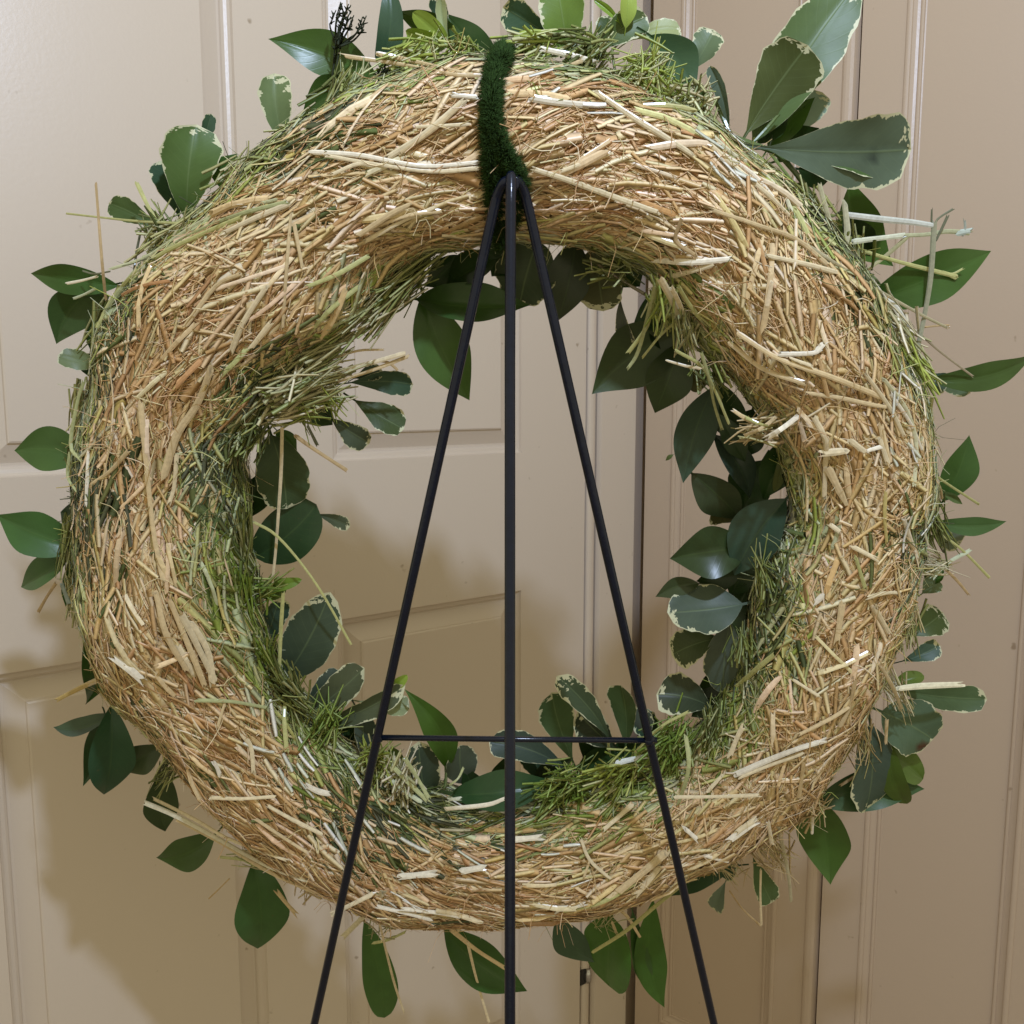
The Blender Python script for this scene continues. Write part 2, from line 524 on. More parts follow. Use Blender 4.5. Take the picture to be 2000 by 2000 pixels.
dirr = (O2 - I2) / (2 * rr[:, None])

def fourier(vals):
    c = np.fft.rfft(vals) / len(vals)
    H = 9
    def f(phi):
        out = np.full(np.shape(phi), c[0].real)
        for k in range(1, H + 1):
            out = out + 2 * (c[k].real * np.cos(k * phi) - c[k].imag * np.sin(k * phi))
        return out
    return f
fcx, fcy, fr, fdx, fdy = (fourier(v) for v in (Cc[:, 0], Cc[:, 1], rr, dirr[:, 0], dirr[:, 1]))
DENTS = [(70, .035, 2.5), (92, .05, 2.2), (44, .035, 3), (20, .03, 2.5), (118, .03, 2.5), (152, .04, 2.5), (186, .03, 2.5), (214, .04, 2.5),
         (240, .03, 2.5), (262, .035, 2.5), (287, .035, 2.5), (310, .03, 3), (336, .03, 2.5), (358, .035, 2.5)]
def lump(phi, psi):
    v = 0.028 * np.sin(7 * phi + 1.3 + 1.5 * np.sin(psi)) + 0.022 * np.sin(13 * phi + 2.1 * psi) + 0.018 * np.sin(23 * phi - 3 * psi + .7) + 0.015 * np.sin(5 * psi + 9 * phi)
    for (a, s, wd) in DENTS:
        dd = (np.degrees(phi) - a + 180) % 360 - 180
        v = v - s * np.exp(-(dd / wd) ** 2)
    return 1 + v
DEPTHK = 0.92
def surf(phi, psi, h=0.0):
    """point on the tube and outward normal; phi clockwise from the top, psi 0 = facing the camera, + = outwards"""
    cx, cy, r = fcx(phi), fcy(phi), fr(phi) * lump(phi, psi)
    dx, dy = fdx(phi), fdy(phi)
    n = np.sqrt(dx * dx + dy * dy); dx, dy = dx / n, dy / n
    rad = dx[..., None] * E1 + dy[..., None] * E2
    Nn = np.sin(psi)[..., None] * rad + np.cos(psi)[..., None] * NW
    rs = r * (np.sin(psi) ** 2 + (DEPTHK * np.cos(psi)) ** 2) ** .5
    P = WC + cx[..., None] * E1 + cy[..., None] * E2 + Nn * (rs + h)[..., None]
    return P, Nn

# lookup table pixel -> (phi, psi) on the camera side
gphi, gpsi = np.meshgrid(np.radians(np.arange(0, 360, .5)), np.radians(np.arange(-88, 89, 2.0)), indexing='ij')
gP, gN = surf(gphi, gpsi, np.zeros_like(gphi))
gx, gy, gz = project(gP)
vis = np.einsum('ijk,ijk->ij', gN, CAM - gP) > 0
def lookup(x, y):
    d = (gx - x) ** 2 + (gy - y) ** 2 + np.where(vis, 0, 1e7)
    i = np.unravel_index(np.argmin(d), d.shape)
    return gphi[i], gpsi[i], math.sqrt(d[i])
def height_at(x, y):
    """height of the straw surface above the wreath plane at this pixel"""
    p, s, dist = lookup(x, y)
    P, _ = surf(np.array(p), np.array(s), np.array(0.0))
    return float((P - WC) @ NW)

wreath = empty("wreath", WC + E2 * -0.285)
tag(wreath, "round straw wreath seen from behind with green leaves poking out all round its edge", "wreath")
worg = np.array(wreath.location)

# core
cp, cs = np.meshgrid(np.radians(np.arange(0, 360, 2.0)), np.radians(np.arange(0, 360, 10.0)), indexing='ij')
cP, cN = surf(cp, cs, np.full(cp.shape, -0.0030))
n1, n2 = cp.shape
V = cP.reshape(-1, 3)
idx = np.arange(n1 * n2).reshape(n1, n2)
Fq = np.stack([idx, np.roll(idx, -1, 0), np.roll(np.roll(idx, -1, 0), -1, 1), np.roll(idx, -1, 1)], -1).reshape(-1, 4)
mesh_obj("straw_core", V, Fq, M_CORE, wreath, worg)

# ------------------------------------------------------------------ straw colours
tab_phi = np.arange(0, 375, 15)
thr_in = np.array([-74, -72, -68, -64, -66, -62, -52, -44, -47, -52, -56, -59, -60, -60, -60, -58, -54, -45, -34, -38, -50, -60, -66, -72, -74.])
thr_out = np.array([62, 60, 58, 54, 52, 52, 46, 52, 62, 74, 76, 76, 74, 74, 74, 70, 64, 56, 48, 50, 54, 58, 58, 60, 62.])
PAL_TAN = np.array([(.56, .395, .20), (.60, .445, .24), (.52, .355, .17), (.58, .42, .21), (.64, .50, .29), (.50, .33, .15)])
PAL_PALE = np.array([(.70, .58, .37), (.66, .54, .32), (.74, .64, .46), (.64, .51, .27), (.60, .51, .27), (.68, .54, .34)])
PAL_GRN = np.array([(.41, .42, .18), (.36, .38, .11), (.45, .46, .25), (.27, .32, .08), (.50, .47, .22), (.24, .28, .09), (.39, .41, .22), (.33, .38, .08)])
PAL_DARK = np.array([(.055, .075, .028), (.09, .12, .035), (.075, .085, .05), (.12, .15, .05)])
PAL_VIV = np.array([(.19, .25, .045), (.15, .20, .035), (.25, .30, .08), (.11, .15, .03), (.30, .32, .12)])
VIVID = [(455, 1150, 38, .8), (475, 1240, 40, .45), (465, 1080, 30, .6), (1150, 1535, 55, .6), (1320, 1430, 60, .6), (1440, 1350, 45, .45), (700, 1500, 50, .4), (600, 1420, 45, .45), (1460, 1200, 45, .35), (1200, 1530, 50, .5), (560, 720, 45, .35), (1290, 560, 50, .35), (820, 90, 50, .5), (1250, 120, 60, .45), (1060, 90, 50, .4)]
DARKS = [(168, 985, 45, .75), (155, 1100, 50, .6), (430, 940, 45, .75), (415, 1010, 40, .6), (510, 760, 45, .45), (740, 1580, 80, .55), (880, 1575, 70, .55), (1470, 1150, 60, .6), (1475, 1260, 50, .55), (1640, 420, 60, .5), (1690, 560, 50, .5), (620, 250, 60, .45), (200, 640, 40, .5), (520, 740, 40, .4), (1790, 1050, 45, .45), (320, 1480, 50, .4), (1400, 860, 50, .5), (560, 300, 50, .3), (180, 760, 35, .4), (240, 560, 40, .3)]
ORANGE = [(300, 640, 110, .8), (290, 760, 110, .7), (420, 1390, 90, .9), (450, 1470, 80, .8), (700, 1720, 90, .8), (900, 1740, 120, .7), (1050, 1740, 90, .7), (1000, 230, 160, .6), (700, 300, 120, .5), (1250, 270, 150, .7), (480, 470, 120, .5), (220, 1000, 80, .6), (270, 920, 80, .6), (600, 1600, 80, .6), (1350, 400, 120, .5), (1650, 590, 80, .5)]

def pick(pal, n):
    return pal[rng.integers(0, len(pal), n)]

def strand_colors(phi, psi, P, pale):
    """pale = share of pale stalks"""
    n = len(phi)
    deg = np.degrees(phi) % 360
    ps = np.degrees(psi)
    ti = np.interp(deg, tab_phi, thr_in); to = np.interp(deg, tab_phi, thr_out)
    wob = 7 * np.sin(phi * 17) + 5 * np.sin(phi * 31 + 2) + rng.normal(0, 5.5, n)
    g = np.maximum(ti - ps, ps - to) + wob           # > 0 in the green zones
    pg = np.clip((g + 8) / 16, 0, .93)
    isg = rng.random(n) < pg
    deep = rng.random(n) < np.clip((g - 16) / 45, 0, .30)
    c = pick(PAL_TAN, n)
    ispale = rng.random(n) < pale
    c = np.where(ispale[:, None], pick(PAL_PALE, n), c)
    # fading: near the border straw is yellowish green
    yel = (rng.random(n) < np.clip((g + 22) / 44, 0, .38))
    c = np.where(yel[:, None], c * np.array([.86, .98, .72]), c)
    gcol = np.where((rng.random(n) < .25 + pale * .4)[:, None], pick(np.array([(.40, .42, .24), (.47, .48, .30), (.44, .44, .20)]), n), pick(PAL_GRN, n))
    c = np.where(isg[:, None], gcol, c)
    c = np.where((isg & deep)[:, None], pick(PAL_DARK, n), c)
    x, y, _ = project(P)
    for (cx, cy, s, k) in ORANGE:
        wgt = k * np.exp(-((x - cx) ** 2 + (y - cy) ** 2) / (2 * s * s))
        m = (rng.random(n) < wgt) & ~isg & ~ispale
        c = np.where(m[:, None], pick(np.array([(.50, .325, .155), (.46, .29, .135), (.54, .37, .185), (.43, .26, .115)]), n), c)
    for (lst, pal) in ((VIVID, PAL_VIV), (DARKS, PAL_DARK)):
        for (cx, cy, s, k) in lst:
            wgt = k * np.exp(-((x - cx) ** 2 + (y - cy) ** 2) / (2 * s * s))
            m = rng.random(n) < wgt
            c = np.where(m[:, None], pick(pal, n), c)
    c = np.where((isg | (rng.random(n) < .0))[:, None], c, c * np.array([1.03, .985, .94]))
    return c * 1.02 * rng.uniform(.90, 1.09, (n, 1)) * rng.uniform(.94, 1.06, (n, 3))

def random_site(n, lo=-125, hi=125):
    phi = rng.random(n) * 2 * math.pi
    # area-true in psi: outer side is longer than the inner side
    psi = np.radians(rng.uniform(lo, hi, n * 2))
    keep = rng.random(n * 2) < (0.68 + 0.18 * np.sin(psi)) / .86
    return phi, psi[keep][:n] if keep.sum() >= n else np.radians(rng.uniform(lo, hi, n))

# patches where the lie of the straw turns
def heading(phi, psi, spread):
    base = 0.35 * np.sin(3 * phi + 1.0) + 0.30 * np.sin(5 * phi + 2 * psi + .5)
    # the right side is chopped and tangled, the top combed
    tang = np.interp(np.degrees(phi) % 360, [0, 30, 60, 90, 130, 170, 200, 250, 300, 330, 360], [.75, .75, 1.3, 1.7, 1.8, .8, .7, 1.0, 1.3, .9, .75])
    return base * 0.6 + rng.normal(0, 1, len(phi)) * spread * tang

def soft_strands(n, L, wd, hmin, hmax, seg, spread, pale, sides_flat=.5, lift=0.0, wiggle=.12, sites=None, pal=None, twist=.35):
    """thin strands that follow the surface; returns V, F, colours"""
    phi0, psi0 = random_site(n) if sites is None else sites
    n = len(phi0)
    gam = heading(phi0, psi0, spread)
    Ls = rng.uniform(L[0], L[1], n); W = rng.uniform(wd[0], wd[1], n)
    r0 = fr(phi0); R0 = np.hypot(fcx(phi0), fcy(phi0)) + r0 * np.sin(psi0)
    h0 = rng.uniform(hmin, hmax, n)
    s = np.linspace(-.5, .5, seg + 1)[None, :] * Ls[:, None]
    bend = rng.normal(0, wiggle, n)[:, None]
    g = gam[:, None] + bend * np.linspace(-1, 1, seg + 1)[None, :] * 2
    ds = Ls[:, None] / seg
    ph = phi0[:, None] + np.cumsum(np.cos(g) * ds, 1) / R0[:, None]; ph -= (np.cos(g) * ds / R0[:, None]).sum(1, keepdims=True) / 2
    ps = psi0[:, None] + np.cumsum(np.sin(g) * ds, 1) / r0[:, None]; ps -= (np.sin(g) * ds / r0[:, None]).sum(1, keepdims=True) / 2
    tt = np.linspace(-1, 1, seg + 1)[None, :]
    tiltv = rng.normal(0, lift, n)[:, None]
    hh = h0[:, None] + tiltv * tt * np.abs(tt) + np.abs(rng.normal(0, lift, n))[:, None] * tt * tt
    P, Nn = surf(ph, ps, hh)
    T = np.gradient(P, axis=1); T /= np.linalg.norm(T, axis=2, keepdims=True) + 1e-12
    B = np.cross(T, Nn); B /= np.linalg.norm(B, axis=2, keepdims=True) + 1e-12
    Nv = np.cross(B, T)
    tw = rng.uniform(-twist, twist, n)[:, None, None]
    B2 = B * np.cos(tw) + Nv * np.sin(tw); N2 = Nv * np.cos(tw) - B * np.sin(tw)
    taper = (1 - .22 * np.abs(tt) ** 6)[..., None]
    wv = W[:, None, None] * .5 * taper
    ring = np.stack([P - B2 * wv, P + N2 * wv * sides_flat, P + B2 * wv, P - N2 * wv * sides_flat * .6], 2)     # n, seg+1, 4, 3
    V = ring.reshape(-1, 3)
    k = 4
    base = np.arange(n)[:, None, None] * (seg + 1) * k + np.arange(seg)[None, :, None] * k
    j = np.arange(k)[None, None, :]
    j2 = (j + 1) % k
    Fq = np.stack([base + j, base + j2, base + k + j2, base + k + j], -1).reshape(-1, 4)
    Pm, _ = surf(phi0, psi0, h0)
    c = strand_colors(phi0, psi0, Pm, pale) if pal is None else pick(np.array(pal), n) * rng.uniform(.85, 1.12, (n, 1))
    C = np.concatenate([c, np.ones((n, 1))], 1)
    C = np.repeat(C, (seg + 1) * k, 0)
    return V, Fq, C

def stuff(name, parts, mat):
    off = 0; Vs = []; Fs = []; Cs = []
    for V, Fq, C in parts:
        Vs.append(V); Fs.append(Fq + off); Cs.append(C); off += len(V)
    o = mesh_obj(name, np.vstack(Vs), np.vstack(Fs), mat, wreath, worg, colors=np.vstack(Cs))
    o["kind"] = "stuff"
    return o

def sites_near(spots, per):
    """surface sites around the listed pixels (x, y, spread)"""
    ph = []; ps = []
    for (x, y, sp) in spots:
        for k in range(per):
            a, b, d = lookup(x + rng.normal(0, sp), y + rng.normal(0, sp * .6))
            if d < 12:
                ph.append(a); ps.append(b)
    return np.array(ph), np.array(ps)
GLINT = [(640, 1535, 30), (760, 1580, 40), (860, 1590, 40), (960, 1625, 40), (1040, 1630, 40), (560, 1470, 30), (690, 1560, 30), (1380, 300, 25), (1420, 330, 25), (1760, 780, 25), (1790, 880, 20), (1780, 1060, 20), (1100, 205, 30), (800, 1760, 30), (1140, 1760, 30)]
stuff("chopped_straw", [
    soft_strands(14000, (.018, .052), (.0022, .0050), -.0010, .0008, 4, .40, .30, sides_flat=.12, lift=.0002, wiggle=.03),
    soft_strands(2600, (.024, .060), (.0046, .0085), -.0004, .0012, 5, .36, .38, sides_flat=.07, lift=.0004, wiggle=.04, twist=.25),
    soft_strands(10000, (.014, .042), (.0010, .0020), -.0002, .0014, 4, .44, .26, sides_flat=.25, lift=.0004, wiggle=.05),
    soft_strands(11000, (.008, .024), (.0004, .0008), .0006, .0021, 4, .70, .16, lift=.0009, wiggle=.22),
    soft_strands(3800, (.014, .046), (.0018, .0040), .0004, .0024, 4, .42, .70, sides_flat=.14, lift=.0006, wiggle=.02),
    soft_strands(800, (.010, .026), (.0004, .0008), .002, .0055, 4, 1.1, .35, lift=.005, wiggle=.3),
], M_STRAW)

stuff("glint_strands", [soft_strands(0, (.010, .026), (.0016, .0034), .0024, .0042, 3, .30, 0, sides_flat=.2, lift=.0006, wiggle=.03, sites=sites_near([(x_, y_, s_ * 1.6) for x_, y_, s_ in GLINT], 4), pal=[(.74, .72, .64), (.66, .66, .56), (.78, .76, .70), (.60, .62, .50)])], M_STALK)  # pale strands: glints on the straw and its clear wrap, put into colour

# tufts of straw that stand out from the edges of the wreath
def tuft(x0, y0, x1, y1, spread0, spread1, n, pal, wd=(.0009, .0022), h0=10, h1=0, jit=.22):
    """strands from around pixel (x0, y0) on the straw towards around (x1, y1); h in mm above the wreath plane"""
    a = np.stack([x0 + rng.normal(0, spread0, n), y0 + rng.normal(0, spread0, n)], 1)
    b = np.stack([x1 + rng.normal(0, spread1, n), y1 + rng.normal(0, spread1, n)], 1)
    k = rng.uniform(.55, 1.08, n)[:, None]
    b = a + (b - a) * k
    L = np.linalg.norm(b - a, axis=1)[:, None]
    side = np.stack([-(b - a)[:, 1], (b - a)[:, 0]], 1)
    m = (a + b) / 2 + side * rng.normal(0, .08, (n, 1))
    hs = (h0 + rng.normal(0, 6, n)) / 1000; he = (h1 + rng.normal(0, 8, n)) / 1000
    tt = np.linspace(0, 1, 4)
    P = []
    for t in tt:
        q_ = a * (1 - t) ** 2 + 2 * m * t * (1 - t) + b * t * t
        P.append(unproj(q_[:, 0], q_[:, 1], hs * (1 - t) + he * t))
    P = np.stack(P, 1)
    W = rng.uniform(wd[0], wd[1], n)
    T = np.gradient(P, axis=1); T /= np.linalg.norm(T, axis=2, keepdims=True) + 1e-12
    view = CAM - P; view /= np.linalg.norm(view, axis=2, keepdims=True)
    B = np.cross(T, view); B /= np.linalg.norm(B, axis=2, keepdims=True) + 1e-12
    Nv = np.cross(B, T)
    tw = rng.uniform(-.9, .9, n)[:, None, None]
    B2 = B * np.cos(tw) + Nv * np.sin(tw); N2 = Nv * np.cos(tw) - B * np.sin(tw)
    wv = W[:, None, None] * .5 * np.array([1, 1, .9, .55])[None, :, None]
    ring = np.stack([P - B2 * wv, P + N2 * wv * .4, P + B2 * wv, P - N2 * wv * .3], 2)
    V = ring.reshape(-1, 3); k_ = 4; seg = 3
    base = np.arange(n)[:, None, None] * (seg + 1) * k_ + np.arange(seg)[None, :, None] * k_
    j = np.arange(k_)[None, None, :]; j2 = (j + 1) % k_
    Fq = np.stack([base + j, base + j2, base + k_ + j2, base + k_ + j], -1).reshape(-1, 4)
    c = pick(np.array(pal), n) * rng.uniform(.75, 1.15, (n, 1))
    C = np.repeat(np.concatenate([c, np.ones((n, 1))], 1), (seg + 1) * k_, 0)
    return V, Fq, C
P_OL = [(.40, .39, .18), (.33, .34, .13), (.46, .43, .23), (.24, .27, .09), (.52, .46, .26)]
P_YG = [(.34, .40, .08), (.28, .34, .06), (.42, .45, .15), (.22, .27, .05), (.50, .50, .26)]
P_DG = [(.20, .23, .06), (.13, .16, .035), (.28, .30, .10), (.36, .37, .18), (.09, .11, .03)]
P_VG = [(.17, .25, .035), (.13, .19, .03), (.22, .30, .06), (.30, .34, .10)]
P_PL = [(.62, .56, .36), (.52, .48, .28), (.44, .43, .22), (.66, .60, .44)]
P_TN = [(.55, .42, .22), (.48, .36, .17), (.60, .48, .28), (.42, .38, .16)]
stuff("straw_tuft", [
    # inner left clump under which the small leaves hang
    tuft(535, 770, 672, 712, 20, 18, 130, P_OL, (.0012, .0030), h0=22, h1=6), tuft(530, 795, 660, 768, 18, 18, 110, P_OL, (.0012, .0028), h0=16, h1=2), tuft(560, 725, 680, 645, 20, 18, 80, P_OL, (.0012, .0030), h0=20, h1=6), tuft(540, 770, 600, 720, 20, 18, 40, P_PL, (.0014, .0030), h0=24, h1=12),
    tuft(545, 790, 625, 800, 18, 18, 60, P_YG, h0=14, h1=4), tuft(590, 770, 610, 830, 16, 14, 26, P_YG, (.0007, .0014), h0=8, h1=4), tuft(640, 760, 665, 810, 18, 14, 24, P_YG, (.0007, .0014), h0=6, h1=4),
    tuft(470, 870, 515, 805, 18, 18, 70, P_DG, h0=22, h1=8), tuft(690, 620, 800, 545, 26, 18, 110, P_OL, h0=18, h1=4), tuft(740, 590, 850, 500, 20, 16, 90, P_DG, h0=12, h1=2),
    # inner left greens
    tuft(462, 1000, 478, 1120, 12, 13, 70, P_DG, h0=16, h1=4), tuft(465, 1120, 482, 1240, 12, 13, 90, P_VG, h0=16, h1=4), tuft(500, 1160, 545, 1140, 14, 20, 40, P_VG, (.0010, .0024), h0=6, h1=2), tuft(505, 1260, 525, 1330, 14, 18, 80, P_VG, h0=16, h1=6),
    tuft(540, 1330, 600, 1400, 22, 20, 110, P_DG, h0=18, h1=6), tuft(620, 1440, 650, 1385, 22, 22, 90, P_VG, (.0010, .0022), h0=14, h1=0), tuft(720, 1520, 735, 1470, 30, 24, 110, P_YG, (.0010, .0024), h0=16, h1=0), tuft(780, 1545, 790, 1490, 20, 18, 90, P_PL, (.0012, .0024), h0=22, h1=4),
    # inner bottom and right
    tuft(1080, 1555, 1130, 1520, 30, 26, 130, P_VG, (.0010, .0024), h0=16, h1=0), tuft(1190, 1530, 1250, 1490, 30, 24, 130, P_YG, (.0010, .0024), h0=16, h1=0), tuft(1290, 1480, 1330, 1420, 26, 24, 120, P_VG, (.0010, .0024), h0=16, h1=0), tuft(1390, 1440, 1400, 1380, 22, 18, 60, P_DG, h0=18, h1=4),
    tuft(1460, 1290, 1455, 1220, 14, 14, 50, P_DG, h0=14, h1=2), tuft(1500, 1150, 1485, 1080, 14, 14, 50, P_DG, h0=12, h1=0), tuft(1300, 560, 1300, 640, 20, 20, 60, P_YG, h0=26, h1=12), tuft(1340, 620, 1345, 690, 18, 18, 60, P_OL, h0=22, h1=8),
    tuft(1500, 830, 1445, 845, 18, 14, 50, P_TN, h0=26, h1=14), tuft(1400, 740, 1380, 700, 20, 20, 50, P_DG, h0=14, h1=0), tuft(1180, 510, 1230, 530, 26, 20, 60, P_DG, h0=12, h1=2),
    # outer top
    tuft(790, 120, 850, 82, 30, 20, 80, P_YG, h0=10, h1=0), tuft(880, 110, 920, 100, 24, 14, 60, P_YG, h0=10, h1=0), tuft(1010, 105, 1080, 80, 26, 18, 90, P_YG, (.0010, .0024), h0=8, h1=-4), tuft(1130, 115, 1180, 75, 30, 22, 100, P_DG, (.0010, .0024), h0=8, h1=-4), tuft(1240, 160, 1290, 120, 34, 26, 120, P_YG, (.0007, .0018), h0=10, h1=2), tuft(1340, 215, 1372, 175, 30, 22, 90, P_OL, h0=8, h1=-2), tuft(1300, 190, 1330, 210, 30, 26, 90, P_YG, h0=10, h1=2),
    tuft(640, 230, 700, 130, 26, 20, 70, P_DG, h0=8, h1=0), tuft(560, 290, 620, 240, 24, 20, 70, P_OL, h0=10, h1=2), tuft(450, 380, 500, 310, 26, 20, 70, P_OL, h0=10, h1=2), tuft(330, 470, 290, 420, 22, 20, 50, P_DG, h0=6, h1=0), tuft(300, 490, 380, 420, 26, 20, 60, P_OL, h0=12, h1=6),
    # outer left
    tuft(215, 600, 180, 680, 16, 12, 60, P_DG, h0=8, h1=0), tuft(170, 760, 150, 850, 12, 12, 70, P_OL, h0=8, h1=2), tuft(150, 880, 150, 980, 10, 10, 70, P_DG, h0=8, h1=2), tuft(140, 1010, 128, 1110, 10, 12, 60, P_DG, h0=4, h1=-4), tuft(140, 1130, 145, 1210, 10, 10, 40, P_OL, h0=6, h1=0), tuft(335, 1490, 300, 1540, 14, 12, 34, P_DG, h0=10, h1=0), tuft(535, 1668, 450, 1668, 16, 12, 26, P_OL, h0=12, h1=4), tuft(620, 1712, 590, 1750, 18, 10, 20, P_TN, h0=12, h1=4),
    # outer right
    tuft(1560, 400, 1610, 440, 22, 18, 80, P_DG, h0=8, h1=0), tuft(1640, 470, 1680, 560, 20, 18, 80, P_DG, h0=8, h1=2), tuft(1720, 600, 1790, 690, 22, 18, 90, P_PL, h0=8, h1=0), tuft(1760, 680, 1815, 760, 18, 16, 70, P_YG, h0=6, h1=0), tuft(1800, 800, 1815, 900, 12, 14, 60, P_PL, h0=8, h1=0),
    tuft(1800, 960, 1840, 1060, 16, 18, 70, P_DG, h0=6, h1=-4), tuft(1790, 1090, 1850, 1110, 18, 16, 50, P_PL, (.0006, .0014), h0=4, h1=-4), tuft(1770, 1180, 1780, 1260, 14, 14, 50, P_OL, h0=8, h1=0), tuft(1740, 1320, 1765, 1390, 14, 14, 40, P_PL, (.0006, .0014), h0=8, h1=0), tuft(1680, 1430, 1690, 1500, 18, 16, 40, P_TN, (.0006, .0014), h0=8, h1=2), tuft(1570, 1590, 1600, 1560, 20, 20, 50, P_TN, h0=10, h1=4),
    tuft(1490, 1640, 1530, 1700, 24, 18, 60, P_TN, (.0006, .0014), h0=8, h1=0), tuft(1420, 1668, 1445, 1722, 24, 14, 30, P_TN, (.0005, .0011), h0=10, h1=2), tuft(1205, 1765, 1170, 1808, 28, 14, 30, P_OL, (.0006, .0012), h0=12, h1=2), tuft(765, 1775, 735, 1822, 26, 12, 30, P_OL, (.0006, .0014), h0=14, h1=2),
], M_STRAW)

# ------------------------------------------------------------------ single stalks (parts)
def stalk_mesh(path, width, flat=0.55, sides=6):
    """hollow straw: squashed tube with open ends"""
    P = np.asarray(path, float); n = len(P)
    T = np.gradient(P, axis=0); T /= np.linalg.norm(T, axis=1)[:, None]
    view = CAM - P; view /= np.linalg.norm(view, axis=1)[:, None]
    B = np.cross(T, view); B /= np.linalg.norm(B, axis=1)[:, None] + 1e-9
    Nv = np.cross(B, T)
    th = np.linspace(0, 2 * math.pi, sides, endpoint=False) + .3
    wv = np.asarray(width) * .5 * (1 + .10 * np.sin(np.linspace(0, 5, n) + rng.uniform(0, 6)))
    V = (P[:, None] + wv[:, None, None] * (np.cos(th)[None, :, None] * B[:, None] + flat * np.sin(th)[None, :, None] * Nv[:, None])).reshape(-1, 3)
    Fc = []
    for i in range(n - 1):
        for j in range(sides):
            k = (j + 1) % sides
            Fc.append((i * sides + j, i * sides + k, (i + 1) * sides + k, (i + 1) * sides + j))
    Vin = V.copy()
    # inner wall at the two ends so the straw reads as hollow
    c0 = P[0] + T[0] * wv[0] * .8; c1 = P[-1] - T[-1] * wv[-1] * .8
    V = np.vstack([V, c0[None], c1[None]])
    a = len(V) - 2
    for j in range(sides):
        k = (j + 1) % sides
        Fc.append((k, j, a)); Fc.append(((n - 1) * sides + j, (n - 1) * sides + k, a + 1))
    return V, Fc

def add_stalk(path, width, c, mat=M_STALK, flat=.36, name="straw", sides=7):
    V, Fc = stalk_mesh(path, width, flat, sides)
    P0 = np.asarray(path); m_ = len(P0)
    for e_, a_, b_ in ((0, 0, 1), (m_ - 1, m_ - 1, m_ - 2)):
        t_ = P0[a_] - P0[b_]; t_ /= np.linalg.norm(t_)
        V[e_ * sides:(e_ + 1) * sides] += t_ * (rng.normal(0, .55, (sides, 1)) * width)
    C = np.tile(np.array([*c, 1.0]), (len(V), 1))
    C[:, :3] *= rng.uniform(.93, 1.07, (len(V), 1))
    C[-2:, :3] *= .45  # shade inside the hollow ends, put into the tint
    return mesh_obj(name, V, Fc, mat, wreath, worg, colors=C, smooth=False)

PXM = D0 / F
def px_path(pts, lift=.004, n=10):
    """pts (x, y[, height above wreath plane in mm]) -> 3D path"""
    out = []
    for p in pts:
        if len(p) == 3:
            h = p[2] / 1000.0
        else:
            h = height_at(p[0], p[1]) + lift
        out.append(unproj(p[0], p[1], h))
    return smooth_path(out, n)

